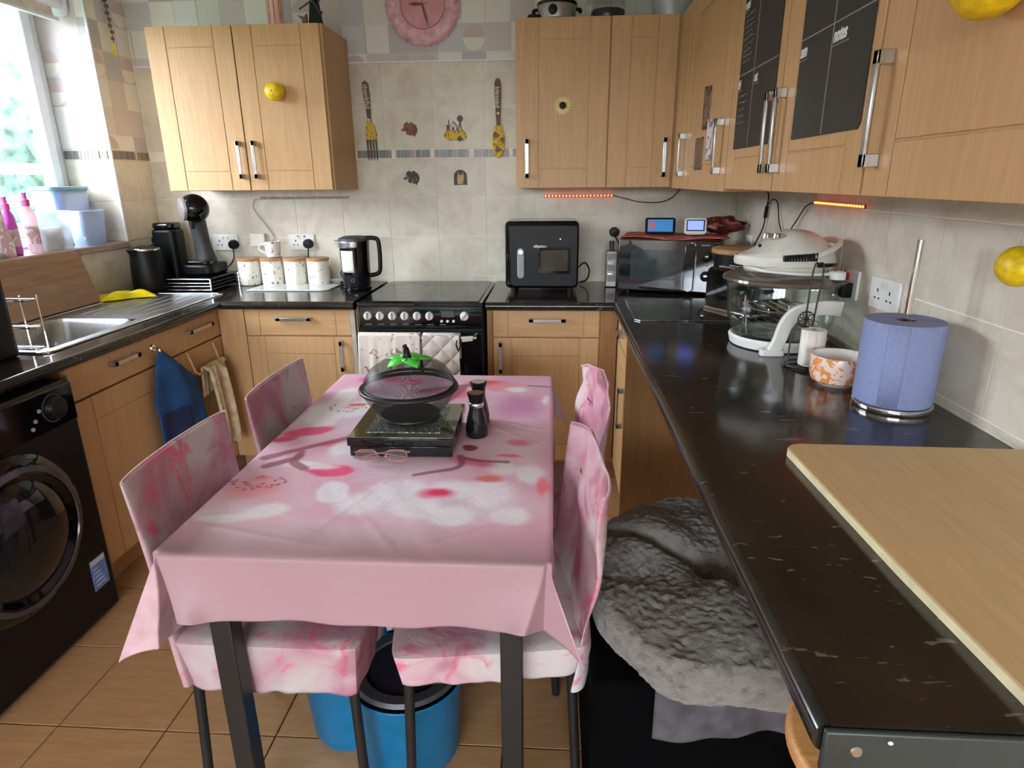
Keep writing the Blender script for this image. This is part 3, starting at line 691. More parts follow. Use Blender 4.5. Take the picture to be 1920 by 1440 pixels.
hanging('tea_towel', -0.898, -0.608, 0.762, 0.42, 2.812, M['teatowel'], 'white floral tea towel hung over the left of the oven handle', 'towel', 1.0, 5, 0.010)
def quilt_fn(u, v):
    return None
qm = MB()
for fr_ in (0,):
    def fn(u, v):
        x = -0.596+0.172*u; z = 0.758-0.30*v
        a = abs(sin((x*34+z*34)))**0.5; b = abs(sin((x*34-z*34)))**0.5
        return (x, 2.814-0.010*min(a, b)-0.002*sin(v*4), z)
    qm.grid(fn, 60, 100)
    qm.grid(lambda u, v: (-0.596+0.172*u, 2.856-0.001*v, 0.758-0.12*v), 4, 4)
    qm.grid(lambda u, v: (-0.596+0.172*u, 2.814+0.042*v, 0.758+0.006*sin(pi*v)), 4, 6)
og = thing('oven_glove', 'quilted white oven glove hanging at the right of the oven handle', 'oven glove', (-0.51, 2.84, 0.46))
part('glove_body', qm, M['quilt'], og, True, solid=0.003)
part('hanging_loop', MB().tube(spl([(-0.430, 2.812, 0.755), (-0.438, 2.800, 0.72), (-0.428, 2.798, 0.69), (-0.420, 2.802, 0.715), (-0.424, 2.812, 0.75)], 6), 0.003), M['black'], og, True)
cl = MB().prism([(-0.412, 0.728), (-0.362, 0.734), (-0.360, 0.758), (-0.414, 0.752)], 2.806, 2.812, 'y')
single('pot_holder', cl, M['quilt'], 'folded pale pot holder at the far right of the oven handle', 'pot holder', (-0.39, 2.81, 0.73), world=True, bev=0.002)

# ================================================================ WASHING MACHINE, LEFT APPLIANCE
wm = thing('washing_machine', 'black front-loading washing machine with a blue energy label', 'washing machine', (-1.80, 1.55, 0))
WXF = -1.530
part('body', MB().box((-2.14, 1.225, 0.012), (WXF, 1.835, 0.848)), M['washer'], wm, True, 0.012)
for y in (1.27, 1.79):
    for x in (-2.08, -1.60): part('foot', MB().cyl((x, y, 0), 0.02, 0.013, 12), M['black'], wm, True)
part('control_panel', MB().box((WXF-0.004, 1.235, 0.715), (WXF+0.008, 1.825, 0.840)), M['blackgloss'], wm, True, 0.004)
part('program_dial', MB().lathe([(0.036, 0), (0.032, 0.022), (0.018, 0.026)], 32, (WXF+0.008, 1.735, 0.782), 'x'), M['washer'], wm, True, 0.001)
part('dial_ring', MB().lathe([(0.044, 0), (0.044, 0.002), (0.040, 0.002), (0.040, 0)], 40, (WXF+0.008, 1.735, 0.782), 'x', cap=False), M['darkgrey'], wm, True)
for y, z in ((1.66, 0.765), (1.645, 0.745), (1.68, 0.79)): part('button', MB().cyl((WXF+0.007, y, z), 0.006, 0.004, 12, 'x'), M['grey'], wm, True)
dc = (WXF, 1.50, 0.465)
part('door_ring', MB().lathe([(0.245, 0.0), (0.245, 0.014), (0.225, 0.032), (0.190, 0.040), (0.170, 0.030), (0.165, 0.012)], 64, dc, 'x', cap=False), M['blackgloss'], wm, True)
part('door_glass', MB().lathe([(0.172, 0.030), (0.140, 0.052), (0.09, 0.066), (0.03, 0.072), (0.0005, 0.073)], 48, dc, 'x'), M['hob'], wm, True)
part('drum_trim', MB().lathe([(0.214, 0.033), (0.212, 0.040), (0.196, 0.044), (0.194, 0.040)], 64, dc, 'x', cap=False), plain('smoky_trim', (62, 56, 58), 0.18), wm, True)
lb = part('energy_label', MB().box((WXF-0.001, 1.735, 0.120), (WXF+0.002, 1.805, 0.232)), M['label'], wm, True)
part('label_header', MB().box((WXF+0.0015, 1.737, 0.212), (WXF+0.0026, 1.803, 0.230)), M['label_w'], lb, True)
for k in range(5): part('label_line', MB().box((WXF+0.0015, 1.742, 0.135+k*0.015), (WXF+0.0025, 1.790-0.006*k, 0.138+k*0.015)), M['label_w'], lb, True)
# dark appliance at the left frame edge
ap = thing('countertop_appliance', 'tall black appliance standing on the worktop at the far left edge', 'appliance', (-1.83, 1.78, 0.90))
part('body', MB().prism(rrect(-1.935, 1.66, -1.725, 1.905, 0.03), 0.901, 1.19), M['black'], ap, True, 0.012)
part('top_cover', MB().prism(rrect(-1.93, 1.665, -1.73, 1.90, 0.03), 1.19, 1.205), M['blackgloss'], ap, True, 0.004)

# ================================================================ SINK
sk = thing('sink', 'stainless steel sink with ribbed drainer set into the left worktop', 'sink', (-1.86, 2.2, 0.80))
mb = MB(); z = 0.9035
mb.box((-2.10, 1.92, 0.9), (SX0, 3.08, z)).box((SX1, 1.92, 0.9), (-1.655, 3.08, z)).box((SX0, 1.92, 0.9), (SX1, SY0, z)).box((SX0, SY1, 0.9), (SX1, 3.08, z))
part('deck', mb, M['stainless'], sk, True)
mb = MB(); x0, x1, y0, y1 = SX0+0.001, SX1-0.001, SY0+0.001, SY1-0.001
def ring(x0, y0, x1, y1, r, z): return [(a, b, z) for a, b in rrect(x0, y0, x1, y1, r, 6)]
R1 = ring(x0, y0, x1, y1, 0.06, 0.9035); R2 = ring(x0+0.012, y0+0.012, x1-0.012, y1-0.012, 0.06, 0.885); R3 = ring(x0+0.03, y0+0.03, x1-0.03, y1-0.03, 0.06, 0.755); R4 = ring(x0+0.08, y0+0.08, x1-0.08, y1-0.08, 0.04, 0.745)
n = len(R1); mb.add(R1+R2+R3+R4, [(k*n+i, k*n+(i+1) % n, (k+1)*n+(i+1) % n, (k+1)*n+i) for k in range(3) for i in range(n)]+[tuple(range(3*n, 4*n))])
part('bowl', mb, M['stainless'], sk, True)
part('plug_hole', MB().lathe([(0.04, 0), (0.035, 0.003), (0.02, 0.001), (0.001, 0.001)], 24, (-1.88, 2.22, 0.745)), M['darkgrey'], sk, True)
for k in range(6): part('drainer_rib', MB().tube([(-2.00+0.056*k, 2.54, 0.9030), (-2.00+0.056*k, 3.00, 0.9030)], 0.0035, 8), M['stainless'], sk, True)
part('rim', MB().tube([(a, b, 0.9035) for a, b in rrect(-2.10, 1.92, -1.655, 3.08, 0.03, 5)], 0.0035, 8, True), M['chrome'], sk, True)
# chrome dish rack next to the black appliance
rk = thing('dish_rack', 'shiny chrome dish rack beside the black appliance over the sink', 'dish rack', (-1.75, 1.90, 0.905))
for z_ in (0.915, 0.985, 1.075):
    part('wire', MB().tube([(a, b, z_) for a, b in rrect(-1.98, 1.925, -1.69, 1.968, 0.015, 4)], 0.003, 6, True), M['chrome'], rk, True)
for x in (-1.98, -1.90, -1.82, -1.75, -1.69): part('upright', MB().tube([(x, 1.968, 0.905), (x, 1.968, 1.088)], 0.003, 6), M['chrome'], rk, True)

# ================================================================ LEFT WORKTOP THINGS
# leaning chopping board
import itertools
cb = MB().prism(rrect(-0.26, 0.0, 0.26, 0.245, 0.03), -0.010, 0.010, 'x')
o = single('chopping_board', cb, M['chop'], 'brown wooden chopping board leaning under the windowsill behind the sink', 'chopping board', (-2.110, 2.555, 0.9085), bev=0.003)
o.rotation_euler = (0, radians(-16), 0)
# yellow packet
def packet(u, v):
    x = (u-0.5); y = (v-0.5)
    h = max(0, 1-(2*abs(x))**4)*max(0, 1-(2*abs(y))**3)
    return (x*0.10+0.01*sin(v*7), y*0.27, 0.004+h*0.040*(0.8+0.35*sin(u*5+v*9)*sin(v*6)))
pk = MB().grid(packet, 28, 40).grid(lambda u, v: ((u-.5)*0.10+0.01*sin(v*7), (v-.5)*0.27, 0.0025), 28, 40)
single('food_packet', pk, M['yellow'], 'crumpled bright yellow foil packet lying on the draining board', 'packet', (-2.065, 2.92, 0.905), rz=radians(-52))
# kettle
kt = thing('kettle', 'plain black kettle in the left corner beside the coffee machine', 'kettle', (-2.055, 3.13, 0.90), radians(75))
part('body', MB().lathe([(0.078, 0.016), (0.082, 0.03), (0.078, 0.12), (0.070, 0.215), (0.066, 0.226), (0.02, 0.236)], 40), M['black'], kt)
part('base', MB().lathe([(0.084, 0.0), (0.086, 0.010), (0.078, 0.016)], 40), M['blackgloss'], kt)
part('rim', MB().lathe([(0.0705, 0.214), (0.0715, 0.219), (0.069, 0.224)], 40, cap=False), M['chrome'], kt)
part('handle', MB().tube(spl([(0.055, 0.02, 0.222), (0.10, 0.04, 0.225), (0.122, 0.048, 0.19), (0.118, 0.046, 0.09), (0.075, 0.03, 0.05)], 8), 0.010, 10), M['black'], kt)
part('spout', MB().prism([(-0.095, 0.222), (-0.060, 0.222), (-0.060, 0.170)], -0.02, 0.02, 'y'), M['black'], kt, bev=0.003)
# dark tin behind the kettle
fk = thing('dark_container', 'dark rounded container standing behind the plain black kettle in the corner', 'container', (-2.06, 3.36, 0.90))
part('body', MB().prism(rrect(-0.065, -0.06, 0.065, 0.06, 0.03), 0.001, 0.30), M['black'], fk, bev=0.012)
part('lid', MB().prism(rrect(-0.060, -0.055, 0.060, 0.055, 0.03), 0.30, 0.335), M['blackgloss'], fk, bev=0.012)
part('side_knob', MB().cyl((-0.065, 0, 0.24), 0.02, -0.022, 16, 'x'), M['black'], fk)
# coffee machine: ball head on a curved column
cm = thing('coffee_machine', 'black pod coffee machine with a round ball head', 'coffee machine', (-1.865, 3.32, 0.972))
part('base', MB().prism(rrect(-0.075, -0.10, 0.095, 0.10, 0.045), 0.0, 0.055), M['black'], cm, bev=0.012)
part('drip_tray', MB().prism(rrect(-0.060, -0.095, 0.08, 0.02, 0.035), 0.055, 0.072), M['blackgloss'], cm, bev=0.003)
part('column', MB().tube(spl([(-0.005, 0.045, 0.04), (-0.012, 0.04, 0.14), (-0.012, 0.025, 0.24), (-0.003, 0.0, 0.31)], 8), [0.062, 0.06, 0.057, 0.054, 0.051, 0.048, 0.046, 0.045, 0.044, 0.043, 0.042, 0.042, 0.042, 0.042, 0.042, 0.042, 0.042, 0.042, 0.042, 0.042, 0.042, 0.042, 0.042, 0.042, 0.042], 20), M['darkgrey'], cm)
part('ball_head', MB().sphere((0.0, -0.01, 0.335), 0.073, 18), M['blackgloss'], cm)
part('face_disc', MB().lathe([(0.060, 0.0), (0.056, 0.012), (0.03, 0.020), (0.001, 0.022)], 32, (0, 0, 0), 'x'), M['silverfoil'], cm)
fd = cm.children[-1]; fd.location = (-0.036, -0.048, 0.335); fd.rotation_euler = (0, 0, radians(225))
part('spout', MB().cyl((0.0, -0.055, 0.235), 0.012, 0.04, 16), M['black'], cm)
# pod drawer under the machine
pd = thing('pod_drawer', 'black and chrome wire pod drawer under the coffee machine', 'drawer stand', (-1.87, 3.27, 0.90))
part('top_plate', MB().box((-0.15, -0.14, 0.062), (0.13, 0.16, 0.070)), M['blackgloss'], pd, bev=0.002)
part('tray', MB().box((-0.14, -0.13, 0.010), (0.12, 0.15, 0.016)).box((-0.14, 0.145, 0.016), (0.12, 0.15, 0.055)), M['black'], pd)
for zz in (0.012, 0.030, 0.046, 0.066): part('front_wire', MB().tube([(-0.15, -0.143, zz), (0.13, -0.143, zz)], 0.0028, 8), M['chrome'], pd)
for zz in (0.012, 0.030, 0.046, 0.066): part('side_wire', MB().tube([(0.132, -0.14, zz), (0.132, 0.16, zz)], 0.0022, 6), M['darkgrey'], pd)
for x, y in ((-0.148, -0.14), (0.13, -0.14), (0.13, 0.158), (-0.148, 0.158)): part('corner_post', MB().tube([(x, y, 0.0), (x, y, 0.068)], 0.004, 8), M['chrome'], pd)
# canisters
cans = ['leftmost of the four white bee-print canisters with wooden lid', 'second white bee-print canister from the left, under the mug', 'third white bee-print canister from the left', 'rightmost of the four white bee-print canisters, below the right socket']
can0 = None
for k in range(4):
    if k == 0:
        c0 = thing('storage_canister', cans[0], 'canister', (-1.648, 3.385, 0.90), 0, 'bee-print canisters on the back worktop')
        part('jar', MB().lathe([(0.050, 0.0), (0.056, 0.004), (0.058, 0.02), (0.058, 0.128), (0.055, 0.132)], 36), M['canister'], c0)
        part('lid', MB().lathe([(0.060, 0.132), (0.061, 0.136), (0.061, 0.143), (0.058, 0.146)], 36), M['lid_wood'], c0)
        can0 = c0
    else:
        c0 = copy_tree(can0); c0['label'] = cans[k]; c0.location = (-1.648+0.1275*k, 3.385, 0.90); c0.rotation_euler = (0, 0, k*1.7)
mg = thing('mug', 'white leaf-patterned mug standing on a canister lid', 'mug', (-1.505, 3.385, 1.047))
part('cup', MB().lathe([(0.026, 0.0), (0.034, 0.004), (0.041, 0.05), (0.043, 0.085), (0.040, 0.085), (0.036, 0.05), (0.028, 0.008), (0.001, 0.006)], 32), M['mug'], mg)
part('handle', MB().tube(spl([(-0.040, 0, 0.070), (-0.068, -0.004, 0.066), (-0.072, -0.004, 0.040), (-0.038, 0, 0.022)], 8), 0.0045, 8), M['mug'], mg)
# white glass worktop saver
single('worktop_saver', MB().prism([(-1.572, 3.165), (-1.180, 3.165), (-1.150, 3.19), (-1.135, 3.485), (-1.555, 3.485)], 0.9005, 0.9075), M['saver'], 'pale glass worktop saver lying in front of the canisters', 'worktop saver', (-1.36, 3.3, 0.90), world=True, bev=0.002)
# spoon rest
sr = thing('spoon_rest', 'silver dish with a small black lead left of the glass kettle', 'dish', (-1.135, 3.40, 0.908))
part('dish', MB().lathe([(0.02, 0.0), (0.045, 0.004), (0.060, 0.016), (0.058, 0.018), (0.042, 0.007), (0.001, 0.004)], 32, sx=1.3), M['steel'], sr)
part('stand', MB().tube(spl([(0.0, 0.0, 0.012), (-0.02, 0.02, 0.055), (0.02, 0.03, 0.062), (0.07, 0.02, 0.048)], 8), 0.004, 8), M['darkgrey'], sr)
# glass kettle
gk = thing('kettle', 'black and silver kettle with a water window beside the cooker', 'kettle', (-1.005, 3.215, 0.90))
part('base', MB().lathe([(0.068, 0.0), (0.072, 0.006), (0.072, 0.020), (0.066, 0.024)], 40), M['blackgloss'], gk)
part('lower_body', MB().lathe([(0.066, 0.024), (0.069, 0.04), (0.071, 0.085)], 40), M['black'], gk)
part('frame', MB().lathe([(0.071, 0.085), (0.073, 0.15), (0.075, 0.222), (0.077, 0.250)], 40, cap=False), M['blackgloss'], gk)
def panel(a0, a1, r0, r1, z0, z1, t=0.003):
    mb = MB(); mb.grid(lambda u, v: ((r0+(r1-r0)*v)*cos(a0+(a1-a0)*u), (r0+(r1-r0)*v)*sin(a0+(a1-a0)*u), z0+(z1-z0)*v), 16, 6); return mb
part('water_window', panel(radians(225), radians(280), 0.0735, 0.0765, 0.098, 0.205), M['ceramic'], gk, solid=0.002, label='pale see-through water window')
part('lid', MB().lathe([(0.077, 0.250), (0.076, 0.262), (0.05, 0.272), (0.001, 0.274)], 40), M['darkgrey'], gk)
part('collar', panel(radians(185), radians(300), 0.0765, 0.0785, 0.218, 0.250), M['steel'], gk, solid=0.002)
part('spout', MB().prism([(-0.105, 0.252), (-0.065, 0.250), (-0.065, 0.20)], -0.018, 0.018, 'y'), M['steel'], gk, bev=0.004)
part('handle', MB().tube(spl([(0.055, 0.0, 0.262), (0.10, 0.0, 0.262), (0.125, 0.0, 0.245), (0.128, 0.0, 0.15), (0.118, 0.0, 0.090), (0.068, 0, 0.075)], 8), 0.011, 12), M['black'], gk)
part('power_ring', MB().lathe([(0.009, 0), (0.009, -0.002), (0.007, -0.002), (0.007, 0)], 20, (0.0, -0.071, 0.06), 'y', cap=False), M['label'], gk)

# ================================================================ SOCKETS
def socket_plate(loc, w=0.146, h=0.086, label='', usb=False, axis='y', holes=True):
    """double socket on the back wall (faces -y) or right wall (faces -x)"""
    s = thing('wall_socket', label, 'socket', loc, 0 if axis == 'y' else -pi/2)
    part('plate', MB().box((-w/2, -0.009, -h/2), (w/2, 0, h/2)), M['white'], s, bev=0.003)
    for cx in ((-0.034, 0.034) if w > 0.1 else (0,)):
        part('pin_hole', MB().box((cx-0.003, -0.0096, 0.004), (cx+0.003, -0.0088, 0.014)), M['black'], s)
        for dx in (-0.011, 0.011): part('pin_hole', MB().box((cx+dx-0.004, -0.0096, -0.016), (cx+dx+0.004, -0.0088, -0.011)), M['black'], s)
    if w > 0.1:
        for cx in (-0.012, 0.012): part('switch', MB().box((cx-0.005, -0.0125, 0.018), (cx+0.005, -0.009, 0.034)), M['cream'], s, bev=0.001)
    if usb:
        for cx in (-0.018, 0.018): part('usb_port', MB().box((cx-0.006, -0.0098, 0.030), (cx+0.006, -0.0088, 0.036)), M['black'], s)
    return s
def plug(loc, label, pts, mat='black', r=0.0035):
    p = thing('power_plug', label, 'plug', loc)
    part('plug_body', MB().lathe([(0.027, 0), (0.027, -0.022), (0.020, -0.034), (0.001, -0.036)], 24, (0, 0, 0), 'y', sx=1.0, sy=0.95), M[mat], p)
    part('cord', MB().tube(spl(pts, 10), r, 8), M[mat], p, True)
    return p
socket_plate((-1.825, YB, 1.115), label='white double socket behind the coffee machine')
plug((-1.775, YB-0.009, 1.105), 'black plug and lead in the socket behind the coffee machine', [(-1.775, 3.485, 1.08), (-1.775, 3.475, 1.03), (-1.80, 3.45, 0.99), (-1.85, 3.43, 0.985), (-1.90, 3.42, 0.99)])
socket_plate((-1.390, YB, 1.115), label='white double socket with USB slots above the canisters', usb=True)
plug((-1.350, YB-0.009, 1.108), 'black plug and lead in the socket above the right canister', [(-1.350, 3.485, 1.085), (-1.345, 3.478, 1.02), (-1.30, 3.47, 0.95), (-1.235, 3.45, 0.915)])
ub_ = thing('usb_charger', 'small white box with a thin lead rising behind the mug', 'charger', (-1.62, YB, 1.13))
part('box', MB().box((-0.055, -0.03, -0.035), (0.03, 0, 0.035)), M['ceramic'], ub_, bev=0.004)
part('lead', MB().tube(spl([(-1.575, 3.505, 1.11), (-1.545, 3.505, 1.14), (-1.575, 3.505, 1.20), (-1.625, 3.505, 1.27), (-1.64, 3.505, 1.31), (-1.625, 3.505, 1.345), (-1.60, 3.50, 1.345)], 8), 0.002, 6), M['grey'], ub_, True)
# unlit strip under left cabinet
single('light_strip', MB().box((-1.595, YB-0.008, 1.346), (-1.105, YB-0.001, 1.358)), plain('dull_strip', (150, 138, 118), 0.6, var=0.2, scale=90), 'unlit light strip stuck to the tiles under the left wall cabinet', 'light strip', (-1.35, YB, 1.35), world=True)

# ================================================================ LED STRIPS
def led_strip(p0, p1, label, off, lead):
    s = thing('led_strip', label, 'light strip', p0); a, b = Vector(p0), Vector(p1); n = 20
    if off[0] == 0: bx = MB().box((p0[0], p0[1]-0.004, p0[2]-0.006), (p1[0], p0[1], p0[2]+0.006))
    else: bx = MB().box((p0[0]-0.004, p1[1], p0[2]-0.006), (p0[0], p0[1], p0[2]+0.006))
    part('strip', bx, M['ledstrip'], s, True)
    for k in range(n):
        q = a+(b-a)*((k+0.5)/n)+Vector(off); part('diode', MB().sphere(q, 0.0042, 6), M['led'], s, True)
    part('lead', MB().tube(spl(lead, 10), 0.0025, 6), M['black'], s, True)
    return s
led_strip((-0.052, YB-0.001, 1.352), (0.313, YB-0.001, 1.352), 'glowing red LED strip under the wall cabinet above the air fryer', (0, -0.006, 0), [(0.313, 3.508, 1.352), (0.38, 3.505, 1.335), (0.46, 3.50, 1.318), (0.56, 3.495, 1.318), (0.62, 3.49, 1.345), (0.65, 3.45, 1.392)])
led_strip((XR-0.001, 2.461, 1.347), (XR-0.001, 2.069, 1.347), 'glowing red LED strip on the right wall above the halogen oven', (-0.006, 0, 0), [(0.944, 2.461, 1.347), (0.938, 2.52, 1.33), (0.935, 2.58, 1.28), (0.93, 2.62, 1.24), (0.93, 2.64, 1.19)])
cb2 = thing('cable', 'black lead with an inline switch hanging in the right corner', 'cable', (0.93, 2.9, 1.2))
part('lead', MB().tube(spl([(0.90, 2.90, 1.392), (0.935, 2.95, 1.36), (0.938, 2.97, 1.30), (0.938, 2.99, 1.22), (0.930, 3.06, 1.14)], 10), 0.003, 6), M['black'], cb2, True)
part('inline_switch', MB().tube([(0.938, 2.965, 1.315), (0.938, 2.975, 1.265)], 0.008, 10), M['black'], cb2, True)
part('lead', MB().tube(spl([(0.938, 2.965, 1.315), (0.938, 2.90, 1.345), (0.938, 2.83, 1.33), (0.938, 2.78, 1.25), (0.93, 2.66, 1.18)], 10), 0.0025, 6), M['black'], cb2, True)
socket_plate((XR, 3.20, 1.13), 0.086, 0.086, 'small white socket low in the right corner', axis='x')

# ================================================================ RIGHT WORKTOP THINGS
af = thing('air_fryer', 'glossy black air fryer oven with a silver handle and viewing window', 'air fryer', (-0.055, 3.26, 0.90))
part('body', MB().prism(rrect(-0.180, -0.13, 0.180, 0.16, 0.03), 0.022, 0.345), M['blackgloss'], af, bev=0.02)
for x in (-0.14, 0.14):
    for y in (-0.10, 0.13): part('foot', MB().cyl((x, y, 0), 0.014, 0.024, 12), M['black'], af)
part('front_panel', MB().prism(rrect(-0.150, 0.035, 0.172, 0.325, 0.02), -0.136, -0.128, 'y'), M['black'], af, bev=0.002)
part('handle', MB().prism(rrect(-0.118, 0.075, -0.084, 0.220, 0.0165, 8), -0.158, -0.137, 'y'), M['grey'], af, bev=0.004, label='silver grey vertical handle')
part('handle_button', MB().cyl((-0.101, -0.158, 0.202), 0.011, -0.003, 20, 'y'), M['steel'], af)
fwf = part('window_frame', MB().box((-0.018, -0.1395, 0.096), (0.138, -0.136, 0.222)), M['blackgloss'], af, bev=0.002)
part('window_glass', MB().box((-0.004, -0.1405, 0.110), (0.126, -0.1385, 0.206)), plain('smoked_glass', (58, 54, 50), 0.12), fwf)
text('elitation.', 0.019, M['chalkwhite'], af, T_back(-0.040, -0.1375, 0.222), 'logo', bold=0.0004)
part('indicator', MB().sphere((0.089, -0.137, 0.262), 0.003, 6), M['orange_dot'], af)
part('power_lead', MB().tube(spl([(0.18, 0.10, 0.09), (0.22, 0.11, 0.12), (0.245, 0.12, 0.08), (0.235, 0.13, 0.03), (0.20, 0.15, 0.01)], 8), 0.004, 8), M['black'], af)
# socket tower
tw = thing('socket_tower', 'slim silver grey socket tower between air fryer and microwave', 'socket tower', (0.300, 3.34, 0.90))
part('column', MB().box((-0.028, -0.028, 0.002), (0.028, 0.028, 0.185)), M['silverfoil'], tw, bev=0.004)
for z_ in (0.03, 0.085, 0.140): part('slot', MB().box((-0.020, -0.030, z_), (0.020, -0.027, z_+0.030)), M['grey'], tw, bev=0.001)
for z_ in (0.068, 0.123): part('slot_trim', MB().box((-0.018, -0.031, z_), (0.018, -0.0275, z_+0.004)), M['chrome'], tw)
part('plug_top', MB().cyl((0.0, 0.0, 0.183), 0.012, 0.05, 12), M['darkgrey'], tw)
plug((0.325, YB-0.001, 1.165), 'black round plug on the wall behind the silver socket tower', [(0.330, 3.48, 1.14), (0.36, 3.46, 1.08), (0.37, 3.44, 1.0), (0.345, 3.42, 0.92)])
# microwave, turned a little to the left
mw = thing('microwave', 'black microwave with mirrored door under a red patterned mat', 'microwave', (0.590, 3.245, 0.90), radians(-17))
MWW, MWD, MWH = 0.235, 0.155, 0.262
part('body', MB().box((-MWW, -MWD+0.012, 0.014), (MWW, MWD, MWH)), plain('microwave_case', (96, 44, 36), 0.4), mw, bev=0.006, label='dark red-brown metal case')
for x in (-0.19, 0.19):
    for y in (-0.11, 0.13): part('foot', MB().cyl((x, y, 0), 0.012, 0.015, 12), M['black'], mw)
d = part('door', MB().box((-MWW, -MWD-0.006, 0.016), (0.115, -MWD+0.012, MWH-0.004)), M['mwglass'], mw, bev=0.003)
part('door_window', MB().box((-0.175, -MWD-0.0075, 0.070), (0.070, -MWD-0.0055, 0.212)), plain('microwave_window', (58, 64, 66), 0.05), d)
part('door_handle', MB().prism([(0.080, 0.030), (0.106, 0.020), (0.128, 0.030), (0.128, 0.235), (0.106, 0.248), (0.080, 0.235)], -MWD-0.040, -MWD-0.006, 'y'), M['blackgloss'], d, bev=0.004)
part('control_panel', MB().box((0.117, -MWD-0.004, 0.016), (MWW, -MWD+0.012, MWH-0.004)), M['blackgloss'], mw, bev=0.003)
for z_ in (0.185, 0.095):
    k_ = part('dial', MB().lathe([(0.024, 0), (0.022, -0.018), (0.012, -0.022)], 28, (0.178, -MWD-0.004, z_), 'y'), M['black'], mw)
    part('dial_pointer', MB().box((0.172, -MWD-0.030, z_+0.002), (0.186, -MWD-0.022, z_+0.007)), M['chrome'], k_)
for x_, z_ in ((0.150, 0.236), (0.148, 0.142)): part('marking', MB().box((x_, -MWD-0.0048, z_), (x_+0.04, -MWD-0.0035, z_+0.004)), M['grey'], mw)
matm = MB().grid(lambda u, v: (-0.24+0.50*u+0.01*sin(v*6), -0.16+0.32*v, 0.2665+0.003*sin(u*21)*sin(v*9)+(0.006*sin(u*9))*(v < 0.1)), 40, 24)
single('patterned_mat', matm, M['red'], 'thin red patterned mat spread on top of the microwave', 'mat', (0.590, 3.245, 0.90), radians(-17), solid=0.004)
def crumple(u, v):
    a = 2*pi*u; e = -pi/2+pi*v; r = 1+0.25*noise.noise(Vector((cos(a)*2, sin(a)*2, e*2)))+0.12*sin(a*7+e*5)
    return (cos(a)*cos(e)*0.105*r, sin(a)*cos(e)*0.07*r, 0.036+sin(e)*0.036*r)
single('crumpled_bag', MB().grid(crumple, 48, 20), M['redbag'], 'crumpled dark red bag on the right rear of the microwave', 'bag', (0.825, 3.27, 1.178))
# smart display
sd = thing('smart_display', 'dark tilted smart display with a lit blue screen on the microwave', 'display', (0.520, 3.22, 1.175), radians(-6))
def slanted(w0, w1, h, tilt, th):  # a slab leaning back
    return [( -w0, 0), (w0, 0)]
sb = part('case', MB().prism(rrect(-0.072, 0.0, 0.072, 0.080, 0.010), -0.010, 0.0, 'y'), M['black'], sd, bev=0.003)
sc_ = part('screen', MB().box((-0.060, -0.0112, 0.010), (0.060, -0.0098, 0.070)), M['screen'], sb)
part('album_tile', MB().box((-0.054, -0.012, 0.028), (-0.024, -0.011, 0.058)), M['screen_red'], sb)
for ob in (sb,): ob.rotation_euler = (radians(-20), 0, 0)
part('foot_wedge', MB().prism([(-0.002, 0.0), (0.055, 0.0), (0.020, 0.045)], -0.06, 0.06, 'x'), M['black'], sd, bev=0.003)
ed = thing('energy_monitor', 'small white monitor with a violet screen, right of the smart display', 'monitor', (0.685, 3.20, 1.175), radians(-10))
eb = part('case', MB().prism(rrect(-0.052, 0.0, 0.052, 0.078, 0.012), -0.012, 0.0, 'y'), M['white'], ed, bev=0.003); 
part('screen_bezel', MB().box((-0.042, -0.0132, 0.014), (0.042, -0.0118, 0.068)), M['black'], eb)
part('screen', MB().box((-0.037, -0.0142, 0.019), (0.037, -0.0130, 0.063)), M['screen_violet'], eb); eb.rotation_euler = (radians(-18), 0, 0)
part('stand', MB().prism([(-0.01, 0.0), (0.05, 0.0), (0.018, 0.05)], -0.04, 0.04, 'x'), M['white'], ed, bev=0.003)
# dark glass worktop saver
single('worktop_saver', MB().prism([(0.335, 2.96), (0.325, 2.50), (0.345, 2.475), (0.725, 2.475), (0.745, 2.96)], 0.9005, 0.9065), M['glassboard'], 'dark reflective glass worktop saver in front of the microwave', 'worktop saver', (0.53, 2.7, 0.90), world=True, bev=0.0015)
# black canister with wooden lid
bc = thing('storage_bin', 'black bin with a round wooden lid between microwave and halogen oven', 'bin', (0.832, 2.925, 0.90))
part('bin_body', MB().lathe([(0.105, 0.0), (0.110, 0.01), (0.110, 0.215)], 40), M['black'], bc)
part('lid', MB().lathe([(0.118, 0.215), (0.124, 0.220), (0.124, 0.236), (0.118, 0.240)], 44), M['lid_wood'], bc)
# toaster
to = thing('toaster', 'black and chrome toaster behind the glass halogen oven', 'toaster', (0.775, 2.655, 0.90), radians(-62))
part('shell', MB().prism(rrect(-0.135, 0.012, 0.135, 0.185, 0.03), -0.075, 0.075, 'y'), M['blackgloss'], to, bev=0.012)
part('base_strip', MB().box((-0.132, -0.078, 0.006), (0.132, 0.078, 0.020)), M['chrome'], to, bev=0.003)
for x in (-0.10, 0.10): part('foot', MB().cyl((x, 0, 0), 0.012, 0.008, 12), M['black'], to)
part('bread_slot', MB().box((-0.10, -0.040, 0.184), (0.10, -0.015, 0.187)).box((-0.10, 0.015, 0.184), (0.10, 0.040, 0.187)), M['chrome'], to)
for z_ in (0.05, 0.09, 0.13): part('knob', MB().lathe([(0.013, 0), (0.011, -0.012), (0.004, -0.014)], 20, (-0.136, 0, z_), 'x'), M['steel'], to)
part('lever', MB().box((-0.158, -0.018, 0.150), (-0.135, 0.018, 0.158)), M['chrome'], to, bev=0.002)
